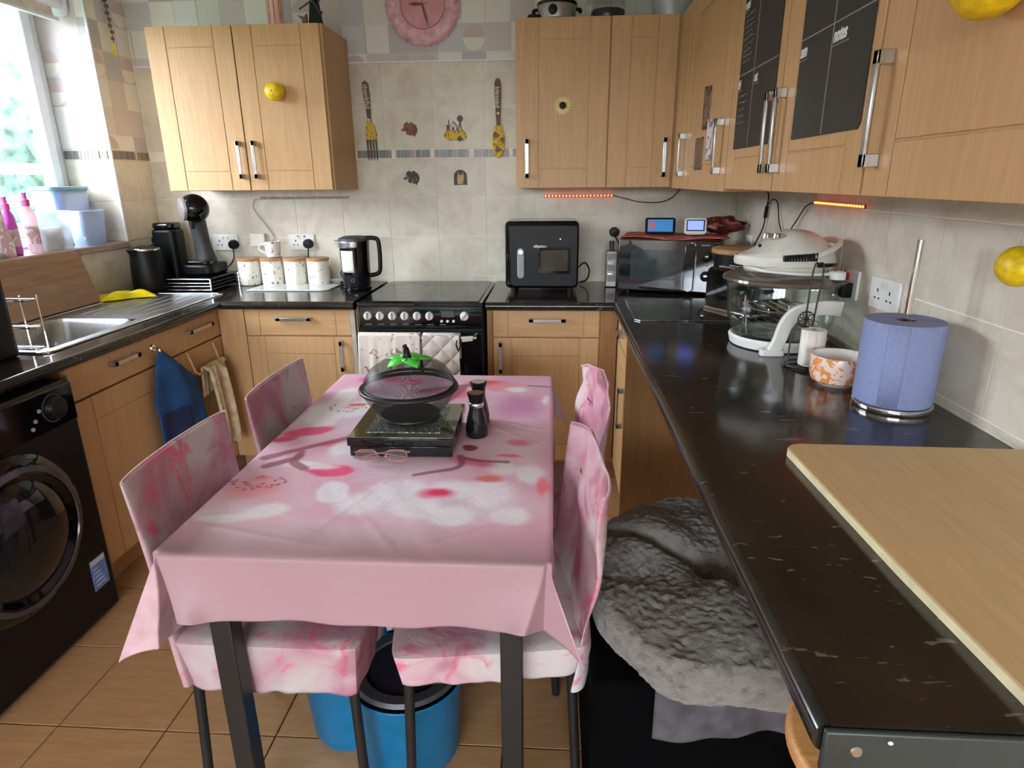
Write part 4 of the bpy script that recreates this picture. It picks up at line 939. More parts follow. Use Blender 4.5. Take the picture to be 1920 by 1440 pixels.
# halogen oven
ho = thing('halogen_oven', 'glass bowl halogen oven with a white fan lid on the right worktop', 'halogen oven', (0.757, 2.145, 0.90))
RB = 0.182
part('base_ring', MB().lathe([(0.135, 0.0), (0.150, 0.004), (0.156, 0.028), (0.150, 0.036), (0.135, 0.030)], 56, cap=False), M['white'], ho)
part('glass_bowl', MB().lathe([(0.02, 0.030), (0.11, 0.032), (0.145, 0.045), (0.162, 0.08), (0.170, 0.15), (0.176, 0.205), (0.186, 0.218)], 64, cap=False), M['bowlglass'], ho, solid=0.004)
part('rim_band', MB().lathe([(0.186, 0.212), (0.192, 0.218), (0.190, 0.226), (0.15, 0.246), (0.12, 0.250)], 64, cap=False), plain('smoked_lid_glass', (96, 88, 80), 0.08), ho)
rackp = MB()
for rr, z_ in ((0.125, 0.075), (0.115, 0.125)):
    rackp.tube([(rr*cos(a), rr*sin(a), z_) for a in [2*pi*i/28 for i in range(28)]], 0.0022, 6, True)
    for k in range(-3, 4):
        x = k*0.032; L = math.sqrt(max(0, rr*rr-x*x)); rackp.tube([(x, -L, z_), (x, L, z_)], 0.0018, 6)
for a in (0.4, 2.5, 4.6): rackp.tube([(0.120*cos(a), 0.120*sin(a), 0.038), (0.118*cos(a), 0.118*sin(a), 0.150)], 0.0025, 6)
part('wire_rack', rackp, M['chrome'], ho)
part('tongs', MB().tube(spl([(-0.12, -0.06, 0.045), (-0.125, -0.055, 0.10), (-0.135, -0.05, 0.150), (-0.128, -0.052, 0.11), (-0.112, -0.06, 0.05)], 6), 0.003, 6), M['chrome'], ho)
# carry frame handle (white arch, foot at the front)
arch = spl([(-0.068, -0.165, 0.006), (-0.050, -0.168, 0.05), (-0.035, -0.172, 0.105), (-0.005, -0.178, 0.140), (0.05, -0.182, 0.155), (0.09, -0.178, 0.155), (0.125, -0.168, 0.150)], 8)
def ribbon(pts, w0, w1, th):
    mb = MB(); n = len(pts); vs = []
    for i, p in enumerate(pts):
        t = (pts[min(i+1, n-1)]-pts[max(i-1, 0)]).normalized(); nn = Vector((0, 1, 0)); side = t.cross(nn).normalized(); w = w0+(w1-w0)*i/(n-1)
        for a, b in ((-1, -1), (1, -1), (1, 1), (-1, 1)): vs.append(p+side*a*w/2+nn*b*th/2)
    fs = [(k*4+i, k*4+(i+1) % 4, (k+1)*4+(i+1) % 4, (k+1)*4+i) for k in range(n-1) for i in range(4)]+[(0, 1, 2, 3), (4*n-1, 4*n-2, 4*n-3, 4*n-4)]
    return mb.add(vs, fs)
part('carry_handle', ribbon(arch, 0.036, 0.046, 0.020), M['white'], ho, bev=0.004)
part('foot', MB().prism(rrect(-0.105, -0.182, -0.030, -0.150, 0.012), 0.0, 0.020), M['white'], ho, bev=0.004)
lid = MB(); prof = [(0.135, 0.250), (0.140, 0.262), (0.140, 0.300)]
part('lid_ring', MB().lathe([(0.115, 0.246), (0.128, 0.250), (0.130, 0.266), (0.118, 0.274)], 48, cap=False), M['cream'], ho)
def dome(u, v):
    a = 2*pi*u; r = (1-v)**0.8; x = 0.008+cos(a)*r*(0.172 if cos(a) < 0 else 0.145); y = sin(a)*r*0.125*(1-0.25*max(0, -cos(a))*r)
    P_ = max(0.0, min(1.0, (x+0.170)/0.19)); P_ = P_*P_*(3-2*P_) if x < 0.02 else 1-0.25*((x-0.02)/0.13)**2
    return (x, y, 0.276+0.022*min(1, v*10)+0.078*P_*(1-r**3.2))
part('fan_housing', MB().grid(dome, 56, 22), M['cream'], ho, label='cream plastic fan housing of the lid')
part('housing_skirt', MB().lathe([(1.0, 0.268), (1.02, 0.278), (1.0, 0.296)], 48, sx=0.155, sy=0.122, c=(-0.006, 0, 0), cap=False), M['cream'], ho)
for k in range(12): part('vent_slot', MB().box((-0.050+k*0.0088, -0.1315+0.00005*k*k, 0.288), (-0.0455+k*0.0088, -0.116, 0.306+0.0006*k)), M['black'], ho)
for k in range(8): part('vent_slot', MB().box((0.055+k*0.0085, -0.1295+0.0011*k*k*0.6, 0.270), (0.059+k*0.0085, -0.100, 0.280)), M['black'], ho)
part('lid_handle', MB().tube(spl([(0.045, -0.116, 0.300), (0.09, -0.108, 0.318), (0.135, -0.065, 0.336), (0.145, 0.0, 0.342), (0.135, 0.065, 0.336), (0.09, 0.10, 0.318)], 8), 0.010, 12), M['cream'], ho)
for x_, y_ in ((-0.072, -0.02), (-0.045, -0.035)):
    part('dial', MB().lathe([(0.018, 0), (0.016, 0.012), (0.004, 0.014)], 24, (x_, y_, 0.352)), M['chrome'], ho)
part('indicator_lamp', MB().sphere((-0.105, -0.055, 0.330), 0.0055, 8), M['black'], ho)
part('flex', MB().tube(spl([(-0.128, -0.04, 0.262), (-0.10, -0.115, 0.258), (0.0, -0.145, 0.252), (0.09, -0.128, 0.250)], 10), 0.0055, 10), M['white'], ho)
part('plug', MB().lathe([(0.024, 0), (0.024, 0.022), (0.016, 0.026)], 24, (0.112, -0.135, 0.236), 'z'), M['white'], ho)
part('plug_pin', MB().box((0.098, -0.145, 0.262), (0.104, -0.139, 0.276)).box((0.118, -0.145, 0.262), (0.124, -0.139, 0.276)).box((0.108, -0.128, 0.262), (0.115, -0.122, 0.280)), M['bronze'], ho)
# wire stand with white roll
ws = thing('wire_stand', 'black wire stand holding a small white roll by the patterned bowl', 'stand', (0.745, 1.86, 0.90))
part('base_ring', MB().tube([(0.052*cos(a), 0.052*sin(a), 0.006) for a in [2*pi*i/28 for i in range(28)]], 0.003, 8, True), M['blackmetal'], ws)
part('base_bar', MB().tube([(-0.05, 0, 0.006), (0.05, 0, 0.006)], 0.003, 8), M['blackmetal'], ws)
part('tall_loop', MB().tube(spl([(-0.010, 0.01, 0.006), (-0.008, 0.01, 0.15), (-0.004, 0.01, 0.285), (0.010, 0.01, 0.300), (0.024, 0.01, 0.285), (0.016, 0.01, 0.15), (0.012, 0.01, 0.006)], 8), 0.0028, 8), M['blackmetal'], ws)
part('side_stem', MB().tube(spl([(-0.052, -0.01, 0.006), (-0.050, -0.01, 0.08), (-0.040, -0.015, 0.135)], 8), 0.0025, 8), M['blackmetal'], ws)
fl = MB()
for k in range(10):
    a = 2*pi*k/10; c_ = Vector((-0.022, -0.030, 0.148)); dx = Vector((cos(a), 0, sin(a)))*0.017; pts = []
    for i in range(12):
        b = 2*pi*i/12; pts.append(c_+dx*(1+cos(b))*0.62+Vector((-sin(a), 0, cos(a)))*sin(b)*0.006)
    fl.tube(pts, 0.0011, 5, True)
fl.tube([Vector((-0.022, -0.030, 0.148))+Vector((cos(a), 0, sin(a)))*0.023 for a in [2*pi*i/24 for i in range(24)]], 0.0016, 6, True)
part('wire_rosette', fl, M['blackmetal'], ws)
wr = thing('paper_roll', 'small white roll on the black wire stand', 'paper roll', (0.752, 1.835, 0.914))
part('paper', MB().lathe([(0.006, 0), (0.033, 0.0), (0.034, 0.004), (0.034, 0.100), (0.033, 0.104), (0.006, 0.104)], 32, cap=False), M['whitepaper'], wr)
part('loose_sheet', MB().grid(lambda u, v: (-0.033+0.03*u, -0.030-0.006*u, 0.004+0.098*v), 4, 4), M['whitepaper'], wr, solid=0.001)
# patterned bowl
pb = single('bowl', MB().lathe([(0.040, 0.0), (0.046, 0.0), (0.050, 0.004), (0.064, 0.012), (0.070, 0.030), (0.071, 0.076), (0.0695, 0.080), (0.066, 0.076), (0.064, 0.030), (0.055, 0.014), (0.001, 0.010)], 56), [M['bowlprint'], M['ceramic']], 'orange and white floral bowl beside the blue paper roll', 'bowl', (0.772, 1.700, 0.90))
for f in pb.data.polygons:
    c_ = f.center; n_ = f.normal
    if (n_.x*c_.x+n_.y*c_.y) < -0.001 or c_.z < 0.006 or c_.z > 0.0785: f.material_index = 1
# blue paper roll on holder
bh = thing('paper_towel_holder', 'chrome paper towel holder with a tall pole and round base', 'holder', (0.829, 1.518, 0.90))
part('base', MB().lathe([(0.088, 0.0), (0.090, 0.004), (0.088, 0.014), (0.080, 0.018)], 48), M['chrome'], bh)
part('pole', MB().cyl((0, 0, 0.018), 0.0075, 0.380, 20), M['chrome'], bh)
br = thing('paper_towel_roll', 'thick roll of blue paper towel on the chrome holder', 'paper towel', (0.826, 1.516, 0.9185))
part('paper', MB().lathe([(0.022, 0.0), (0.084, 0.0), (0.086, 0.004), (0.086, 0.192), (0.084, 0.196), (0.022, 0.196), (0.022, 0.0)], 56, cap=False), M['bluepaper'], br)
part('cardboard_core', MB().lathe([(0.0215, 0.001), (0.0215, 0.195), (0.0195, 0.195), (0.0195, 0.001)], 32, cap=False), M['bronze'], br)
part('loose_edge', MB().grid(lambda u, v: (0.0868*cos(-2.4+0.5*u), 0.0868*sin(-2.4+0.5*u), 0.002+0.191*v), 8, 2), M['bluepaper'], br, solid=0.0012)
# sockets on the right wall
socket_plate((XR, 1.866, 1.112), 0.165, 0.092, 'white double socket on the right wall above the blue paper roll', axis='x')
s4 = thing('wall_switch', 'white switched outlet with a black adapter behind the halogen oven', 'switch', (XR, 2.075, 1.110), -pi/2)
part('plate', MB().box((-0.045, -0.009, -0.045), (0.045, 0, 0.045)), M['white'], s4, bev=0.003)
part('red_neon', MB().box((-0.030, -0.013, 0.010), (-0.008, -0.009, 0.034)), plain('neon_red', (220, 90, 84), 0.4), s4, bev=0.001)
part('adapter', MB().box((-0.040, -0.040, -0.040), (0.020, -0.009, 0.006)), M['black'], s4, bev=0.003)
# pastry board
pbd = thing('pastry_board', 'large pale wooden board lying on the near right worktop', 'board', (0.74, 0.95, 0.9005))
part('board_top', MB().prism([(0.474, 1.205), (0.487, 1.219), (0.505, 1.224), (0.940, 1.214), (0.940, 0.545), (0.502, 0.560), (0.487, 0.80)], 0.9145, 0.9190), M['board'], pbd, True)
part('board_edge', MB().prism([(0.474, 1.205), (0.487, 1.219), (0.505, 1.224), (0.940, 1.214), (0.940, 0.545), (0.502, 0.560), (0.487, 0.80)], 0.9005, 0.9145), M['board_edge'], pbd, True, label='cream cut edge')
# wooden stool under the worktop end
st = thing('wooden_stool', 'round wooden stool tucked under the near end of the right worktop', 'stool', (0.475, 0.70, 0))
part('seat', MB().lathe([(0.125, 0.665), (0.140, 0.672), (0.140, 0.688), (0.134, 0.694)], 48), M['stool'], st, bev=0.002)
for a in (0.6, 2.2, 3.8, 5.3): part('leg', MB().tube([(0.15*cos(a), 0.15*sin(a), 0.0), (0.085*cos(a), 0.085*sin(a), 0.668)], 0.016, 12), M['stool'], st)

# ================================================================ DECOR ON THE WALLS AND DOORS
# clock
ck2 = thing('wall_clock', 'round pink wall clock with a scalloped rim above the tiles', 'clock', (-0.655, YB-0.001, 2.260))
part('rim', MB().lathe([(0.110, -0.012), (0.150, -0.016), (0.178, -0.010), (0.184, -0.004), (0.180, 0.0)], 72, (0, 0, 0), 'y', cap=False), M['clockrim'], ck2)
part('face', MB().lathe([(0.1105, -0.010), (0.001, -0.0105)], 64, (0, 0, 0), 'y'), M['clockpink'], ck2)
part('face_ring', MB().tube([(0.110*cos(a), -0.014, 0.110*sin(a)) for a in [2*pi*i/64 for i in range(64)]], 0.0022, 6, True), M['rosegold'], ck2)
for k in range(36):
    a = 2*pi*k/36; part('scallop', MB().sphere((0.180*cos(a), -0.006, 0.180*sin(a)), 0.0085, 6), M['clockrim'], ck2)
for k in range(1, 13):
    a = pi/2-2*pi*k/12; text(str(k), 0.036, M['chalkwhite'], ck2, T_back(0.147*cos(a), -0.0165, 0.147*sin(a)-0.012), 'numeral', align='CENTER')
part('hour_hand', MB().prism([(0.0, 0.004), (-0.040, 0.008), (-0.066, 0.0), (-0.040, -0.008), (0.0, -0.004)], -0.019, -0.017, 'y'), M['bronze'], ck2)
part('minute_hand', MB().prism([(-0.004, 0.0), (0.008, -0.055), (0.026, -0.100), (0.018, -0.055), (0.004, 0.0)], -0.022, -0.020, 'y'), M['bronze'], ck2)
part('second_hand', MB().box((-0.001, -0.024, -0.02), (0.001, -0.023, 0.07)).box((-0.02, -0.024, -0.001), (0.03, -0.023, 0.001)), M['bronze'], ck2)
# fork and spoon
def shape_on_wall(name, pts, mat, parent, y0=YB-0.010, y1=YB-0.002, bev=0.002, label=None): return part(name, MB().prism(pts, y0, y1, 'y'), mat, parent, True, bev, label)
fo = thing('wooden_fork', 'large wooden fork wall plaque with sunflowers, left of the stickers', 'wall plaque', (-0.965, YB, 1.72))
hp = [(-0.988, 1.915), (-0.972, 1.925), (-0.956, 1.912), (-0.950, 1.86), (-0.951, 1.79), (-0.952, 1.730), (-0.971, 1.730), (-0.976, 1.79), (-0.986, 1.86)]
shape_on_wall('handle', hp, M['brownprint'], fo)
text('thankful', 0.036, M['cream'], fo, Matrix.Translation((-0.019, -0.0105, 0.185)) @ Matrix.Rotation(radians(85), 4, 'Y') @ Matrix.Rotation(pi/2, 4, 'X'), 'lettering')
shape_on_wall('heart', [(-0.962, 1.728), (-0.954, 1.740), (-0.958, 1.744), (-0.962, 1.741), (-0.966, 1.744), (-0.970, 1.740)], M['cream'], fo, YB-0.012, YB-0.0095, 0)
shape_on_wall('head', [(-0.972, 1.732), (-0.951, 1.732), (-0.936, 1.705), (-0.928, 1.67), (-0.928, 1.64), (-0.986, 1.64), (-0.984, 1.67), (-0.983, 1.705)], M['sunflower'], fo)
for k in range(4):
    x = -0.986+k*0.0155; shape_on_wall('tine', [(x, 1.642), (x+0.0100, 1.642), (x+0.0105, 1.56), (x+0.007, 1.538), (x+0.003, 1.56)], M['brownprint'], fo, bev=0.001)
sp = thing('wooden_spoon', 'large wooden spoon wall plaque with sunflowers, right of the stickers', 'wall plaque', (-0.29, YB, 1.72))
shape_on_wall('handle', [(-0.306, 1.90), (-0.301, 1.918), (-0.290, 1.926), (-0.279, 1.918), (-0.273, 1.90), (-0.273, 1.84), (-0.279, 1.70), (-0.299, 1.70), (-0.306, 1.84)], M['brownprint'], sp)
text('blessed', 0.034, M['cream'], sp, Matrix.Translation((-0.012, -0.0105, 0.165)) @ Matrix.Rotation(radians(90), 4, 'Y') @ Matrix.Rotation(pi/2, 4, 'X'), 'lettering')
shape_on_wall('heart', [(-0.289, 1.750), (-0.281, 1.762), (-0.285, 1.766), (-0.289, 1.763), (-0.293, 1.766), (-0.297, 1.762)], M['cream'], sp, YB-0.012, YB-0.0095, 0)
shape_on_wall('head', ellipse(-0.289, 1.625, 0.032, 0.082, 28), M['sunflower'], sp)
for x, z_, r in ((-0.303, 1.655, 0.014), (-0.268, 1.632, 0.012), (-0.289, 1.585, 0.011)):
    shape_on_wall('sunflower_centre', ellipse(x, z_, r, r, 14), M['cow'], sp, YB-0.0115, YB-0.009, 0)
def sticker(name, pts, mat, label, cx, cz):
    return single(name, MB().prism([(cx+a, cz+b) for a, b in pts], YB-0.0022, YB-0.0004, 'y'), mat, label, 'sticker', (cx, YB-0.001, cz), world=True)
rnd = random.Random(4)
def cowpts():
    return [(-0.052, -0.004), (-0.036, 0.006), (-0.032, 0.026), (-0.018, 0.036), (-0.004, 0.028), (0.008, 0.036), (0.018, 0.028), (0.032, 0.018), (0.038, 0.0), (0.036, -0.016), (0.026, -0.028), (0.022, -0.038), (0.012, -0.030), (-0.006, -0.030), (-0.022, -0.024), (-0.026, -0.008), (-0.040, -0.010)]
sticker('cow_sticker', cowpts(), M['cow'], 'brown cow head sticker on the tiles, upper left of the four', -0.750, 1.690)
sticker('cow_sticker', cowpts(), M['cow2'], 'black and white cow head sticker on the tiles, lower left of the four', -0.752, 1.450)
tr_ = thing('truck_sticker', 'yellow farm truck sticker with barn and windmill on the tiles', 'sticker', (-0.515, YB-0.001, 1.69))
Y1, Y0 = YB-0.0004, YB-0.0022
part('truck_body', MB().prism([(-0.565, 1.640), (-0.575, 1.655), (-0.570, 1.675), (-0.550, 1.682), (-0.500, 1.678), (-0.470, 1.682), (-0.458, 1.660), (-0.455, 1.642), (-0.47, 1.632), (-0.54, 1.632)], Y0, Y1, 'y'), M['sunflower'], tr_, True)
part('wheel', MB().cyl((-0.492, Y0, 1.640), 0.013, -0.0015, 20, 'y'), M['darkgrey'], tr_, True)
part('barn', MB().prism([(-0.560, 1.680), (-0.560, 1.706), (-0.548, 1.712), (-0.540, 1.706), (-0.522, 1.728), (-0.504, 1.706), (-0.500, 1.680)], Y0, Y1, 'y'), M['cow'], tr_, True)
part('barn_front', MB().prism([(-0.542, 1.682), (-0.542, 1.702), (-0.524, 1.720), (-0.508, 1.702), (-0.508, 1.682)], Y0-0.001, Y0, 'y'), M['label_w'], tr_, True)
part('barn_door', MB().prism([(-0.530, 1.683), (-0.530, 1.697), (-0.519, 1.697), (-0.519, 1.683)], Y0-0.0015, Y0-0.001, 'y'), M['darkgrey'], tr_, True)
part('windmill', MB().prism([(-0.502, 1.680), (-0.490, 1.728), (-0.486, 1.728), (-0.478, 1.680), (-0.484, 1.680), (-0.489, 1.712), (-0.496, 1.680)], Y0, Y1, 'y').cyl((-0.488, Y1, 1.738), 0.016, -0.0018, 16, 'y'), M['brownprint'], tr_, True)
part('silo', MB().box((-0.550, Y0, 1.705), (-0.545, Y1, 1.735)), M['brownprint'], tr_, True)
ar = thing('dog_sticker', 'arched green and brown puppy sticker on the tiles, lower right', 'sticker', (-0.495, YB-0.001, 1.45))
pa = [(-0.530, 1.418), (-0.530, 1.455)]+[(-0.495+0.035*cos(pi-pi*k/10), 1.455+0.033*sin(pi*k/10)) for k in range(11)]+[(-0.460, 1.418), (-0.456, 1.412), (-0.528, 1.410)]
part('arch', MB().prism(pa, Y0, Y1, 'y'), plain('green_brown', (70, 74, 62), 0.6, var=0.2, scale=40), ar, True)
part('puppy', MB().prism([(-0.510, 1.415), (-0.512, 1.450), (-0.508, 1.475), (-0.500, 1.462), (-0.488, 1.462), (-0.480, 1.476), (-0.476, 1.450), (-0.482, 1.415)], Y0-0.001, Y0, 'y'), plain('sand', (186, 158, 112), 0.6, var=0.1), ar, True)
# sunflower sticker on door
sf = thing('sunflower_sticker', 'small sunflower sticker on the wall cabinet door above the air fryer', 'sticker', (0.036, 3.131, 1.753))
for k in range(16):
    a = 2*pi*k/16; c_, s_ = cos(a), sin(a)
    pt = lambda r, w: (0.036+r*c_-w*s_, 1.753+r*s_+w*c_)
    part('petal', MB().prism([pt(0.012, 0.003), pt(0.026, 0.006), pt(0.042, 0), pt(0.026, -0.006), pt(0.012, -0.003)], 3.1300, 3.1318, 'y'), plain('dry_petal', (236, 214, 150), 0.7) if k == 0 else sf.children[0].data.materials[0], sf, True)
part('flower_centre', MB().cyl((0.036, 3.1318, 1.753), 0.0155, -0.004, 20, 'y'), plain('dark_brown', (44, 28, 20), 0.8), sf, True)
# lemons
def lemon(loc, label, axis='y', r=0.026, cut=False):
    l = thing('lemon_ornament', label, 'ornament', loc)
    if axis == 'y':
        part('lemon', MB().sphere((0, -r*0.75, 0), r, 14, 1.12, 0.9, 1.0), M['lemon'], l); part('stem', MB().sphere((0.0, -r*1.62, 0.0), 0.0035, 6), M['lemon_core'], l)
    else:
        part('lemon', MB().sphere((-r*0.75, 0, 0), r, 14, 0.9, 1.15, 1.0), M['lemon'], l); part('stem', MB().sphere((-r*0.8, r*1.13, 0.0), r*0.12, 6, 1, 1.4), M['lemon_core'], l)
    return l
lemon((-1.281, 3.131, 1.829), 'yellow lemon ornament on the right door of the left wall cabinet', r=0.040)
lemon((0.544, 0.889, 1.655), 'big yellow lemon ornament at the top of the nearest wall cabinet', 'x', 0.044)
lemon((XR, 1.33, 1.262), 'yellow lemon ornament on the right wall tiles by the frame edge', 'x', 0.040)
# photos on the corner cabinet door
XD = 0.5445
def photo(y, z, w, h, mat, label, curl=0.0):
    mb = MB().grid(lambda u, v: (XD-0.001-curl*(sin(pi*u)**2), y+w/2-w*u, z-h/2+h*v), 10, 6)
    return single('photo_print', mb, mat, label, 'photo', (XD, y, z), world=True, solid=0.0012, group=None)
photo(2.590, 1.522, 0.135, 0.115, M['photo1'], 'dark portrait photo, lowest on the corner cabinet door')
photo(2.425, 1.562, 0.095, 0.135, M['photo2'], 'pale snowy photo beside the corner cabinet handle', 0.010)
photo(2.495, 1.672, 0.080, 0.140, M['photo1'], 'curled brown photo, highest on the corner cabinet door', 0.014)
# planner boards
def planner(y_hi, y_lo, label, vlines, hz, words, scribble):
    p = thing('planner_board', label, 'planner', (XD, (y_hi+y_lo)/2, 1.52))
    part('board', MB().prism([(y_lo+0.01, 1.516), (y_hi-0.002, 1.516), (y_hi, 1.52), (y_hi, 2.03), (y_lo, 2.03), (y_lo, 1.526)], XD-0.0022, XD-0.0002, 'x'), M['chalk'], p, True)
    for z_ in hz: part('grid_line', MB().box((XD-0.0030, y_lo, z_-0.0011), (XD-0.0020, y_hi, z_+0.0011)), M['chalkmark'], p, True)
    for y_ in vlines: part('grid_line', MB().box((XD-0.0030, y_-0.001, 1.518), (XD-0.0020, y_+0.001, 2.028)), M['chalkmark'], p, True)
    for wd, y_, z_, s_ in words:
        m_ = T_right(XD-0.0026, y_, z_); m_.translation -= Vector(p.location)
        text(wd, s_, M['chalkwhite'], p, m_ @ Matrix.Diagonal((0.72, 1, 1, 1)), 'lettering', bold=0.0009, shear=0.15)
        part('underline', MB().box((XD-0.0030, y_-s_*0.42*len(wd)*0.95, z_-0.0075), (XD-0.0020, y_+0.002, z_-0.0060)), M['chalkmark'], p, True)
    rr = random.Random(7)
    for (ya, yb, za, zb, n_) in scribble:
        for k in range(n_):
            z_ = za-(za-zb)*k/n_; pts = [(XD-0.0026, ya-(ya-yb)*(0.05+0.9*t*(0.6+0.4*rr.random())), z_+rr.uniform(-0.003, 0.003)) for t in [i/9 for i in range(10)]]
            part('chalk_writing', MB().tube(pts, 0.0008, 4), M['chalkmark'], p, True)
    return p
planner(2.095, 1.752, 'black weekly planner board on the left door of the double wall cabinet', [1.950], [1.717, 1.918], [('sat', 1.940, 1.684, 0.034), ('fri', 2.092, 1.682, 0.034), ('wed', 2.090, 1.888, 0.034), ('thu', 1.940, 1.888, 0.034)], [(2.08, 1.97, 1.87, 1.735, 9), (2.08, 1.99, 1.66, 1.57, 5)])
planner(1.600, 1.255, 'black weekly planner board with sun and notes on the nearer door', [1.428], [1.719, 1.918], [('sun', 1.596, 1.684, 0.036), ('notes', 1.422, 1.684, 0.036)], [])

# ================================================================ THINGS ON TOP OF THE CABINETS, BY THE WINDOW
sc2 = thing('slow_cooker', 'silver and black slow cooker on top of the right wall cabinet', 'slow cooker', (0.005, 3.28, 2.112))
part('pot', MB().lathe([(0.075, 0.008), (0.086, 0.014), (0.088, 0.068), (0.086, 0.074)], 44), M['steel'], sc2)
part('base', MB().lathe([(0.078, 0.0), (0.082, 0.010)], 40), M['black'], sc2); part('lid', MB().lathe([(0.092, 0.074), (0.092, 0.082), (0.05, 0.105), (0.012, 0.110), (0.012, 0.13)], 44), M['blackgloss'], sc2)
part('dial', MB().lathe([(0.021, 0), (0.019, -0.014), (0.008, -0.016)], 24, (-0.018, -0.086, 0.042), 'y'), M['black'], sc2)
part('side_handle', MB().tube(spl([(0.080, 0, 0.06), (0.105, 0, 0.055), (0.105, -0.01, 0.045)], 6), 0.008, 8).tube(spl([(-0.080, 0, 0.06), (-0.105, 0, 0.055), (-0.105, -0.01, 0.045)], 6), 0.008, 8), M['black'], sc2)
single('black_lid', MB().lathe([(0.032, 0.0), (0.035, 0.006), (0.030, 0.018), (0.008, 0.024)], 32), M['blackgloss'], 'small black lid beside the slow cooker on the right wall cabinet', 'lid', (-0.095, 3.19, 2.112))
gc = thing('glass_jar', 'clear glass jar with a dark band right of the slow cooker', 'glass jar', (0.235, 3.27, 2.112))
part('jar', MB().lathe([(0.060, 0.002), (0.070, 0.012), (0.074, 0.07), (0.060, 0.11), (0.045, 0.12)], 36, cap=False), M['bowlglass'], gc, solid=0.003)
part('band', MB().lathe([(0.0745, 0.006), (0.0765, 0.010), (0.0765, 0.042), (0.074, 0.046)], 36), plain('smoky_band', (52, 52, 52), 0.2), gc)
tb0 = thing('storage_tub', 'translucent grey tub in the corner on top of the right wall cabinets', 'tub', (0.52, 3.30, 2.112))
part('tub_body', MB().lathe([(0.07, 0.0), (0.075, 0.004), (0.09, 0.12), (0.094, 0.125)], 32, cap=False), M['tub'], tb0, solid=0.002)
part('tub_base', MB().cyl((0, 0, 0), 0.07, 0.004, 32), M['grey'], tb0)
fg = thing('windmill_figurine', 'black windmill figurine on top of the left wall cabinet', 'figurine', (-1.135, 3.27, 2.112))
part('base', MB().box((-0.062, -0.04, 0.0), (0.055, 0.04, 0.010)), M['black'], fg, bev=0.003)
part('tower', MB().prism([(-0.012, 0.010), (0.050, 0.010), (0.036, 0.12), (0.004, 0.12)], -0.02, 0.02, 'y'), M['black'], fg, bev=0.004)
part('roof', MB().prism([(-0.002, 0.12), (0.044, 0.12), (0.020, 0.150)], -0.024, 0.024, 'y'), M['black'], fg)
for k in range(4):
    a = pi/2*k+0.5; part('sail', MB().tube([(0.02, -0.026, 0.115), (0.02+0.075*cos(a), -0.026, 0.115+0.075*sin(a))], 0.004, 6), M['darkgrey'], fg)
part('bird', MB().prism([(-0.058, 0.055), (-0.025, 0.048), (-0.012, 0.062), (-0.010, 0.030), (-0.022, 0.012), (-0.040, 0.012), (-0.036, 0.036)], -0.03, -0.018, 'y'), M['bronze'], fg, bev=0.002)
part('side_bush', MB().prism([(0.042, 0.010), (0.058, 0.030), (0.052, 0.045), (0.062, 0.070), (0.040, 0.062)], -0.028, -0.016, 'y'), M['black'], fg, bev=0.002)
vs_ = thing('pink_vase', 'tall pink ribbed vase on top of the left wall cabinet', 'vase', (-1.303, 3.27, 2.112))
part('vase_body', MB().lathe([(0.034, 0.0), (0.038, 0.01), (0.033, 0.06), (0.036, 0.12), (0.028, 0.17), (0.034, 0.19)], 28), M['vase'], vs_)
for k in range(9):
    a = 2*pi*k/9; part('rib', MB().tube([(0.037*cos(a), 0.037*sin(a), 0.01), (0.033*cos(a), 0.033*sin(a), 0.06), (0.036*cos(a), 0.036*sin(a), 0.12), (0.028*cos(a), 0.028*sin(a), 0.17)], 0.003, 6), M['rosegold'], vs_)
hw = thing('hanging_ornament', 'beaded ornament with a yellow tassel hanging in the window corner', 'ornament', (-2.17, 3.36, 2.0))
part('string', MB().tube([(-2.185, 3.36, 2.40), (-2.17, 3.36, 2.09)], 0.002, 6), M['bronze'], hw, True)
for k in range(7): part('bead', MB().sphere((-2.18+0.0012*k+0.004*(k % 2), 3.36, 2.28-0.028*k), 0.011-0.0004*k, 8), M['bronze'], hw, True)
part('tassel', MB().tube([(-2.172, 3.355, 2.085), (-2.166, 3.35, 2.030)], [0.005, 0.008], 8), M['yellowbit'], hw, True)
bl = thing('window_blind', 'white roller blind bracket and rail at the top of the window', 'blind', (-2.30, 2.4, 2.17))
part('roller', MB().tube([(-2.30, 1.75, 2.235), (-2.30, 3.19, 2.235)], 0.030, 20), M['pvc'], bl, True)
part('bottom_rail', MB().box((-2.320, 1.76, 2.150), (-2.295, 3.18, 2.168)), M['pvc'], bl, True, 0.004)
part('fabric', MB().box((-2.311, 1.78, 2.160), (-2.309, 3.16, 2.235)), M['whitepaper'], bl, True)
part('end_bracket', MB().prism(rrect(-2.335, 2.175, -2.262, 2.285, 0.03), 3.192, 3.207, 'y'), M['pvc'], bl, True, 0.003)
# window sill things
SZ = 1.1505
t1 = thing('storage_tub', 'tall blue-tinted tub with a pale blue lid at the right end of the windowsill', 'tub', (-2.360, 3.03, SZ))
def tubmesh(x, y, h, s=0.86, r=0.02):
    A = rrect(-x*s, -y*s, x*s, y*s, r); B = rrect(-x, -y, x, y, r); n_ = len(A)
    return MB().add([(a, b, 0) for a, b in A]+[(a, b, h) for a, b in B], [tuple(range(n_))[::-1]]+[(i, (i+1) % n_, n_+(i+1) % n_, n_+i) for i in range(n_)])
part('tub_body', tubmesh(0.060, 0.12, 0.255), M['bluetub'], t1, solid=0.002)
part('lid', MB().prism(rrect(-0.064, -0.128, 0.064, 0.128, 0.02), 0.255, 0.272), M['blue_lid'], t1, bev=0.004)
part('contents', MB().prism(rrect(-0.04, 0.0, 0.04, 0.085, 0.01), 0.004, 0.14), plain('dark_blue_stuff', (62, 78, 104), 0.6, var=0.3), t1, bev=0.004)
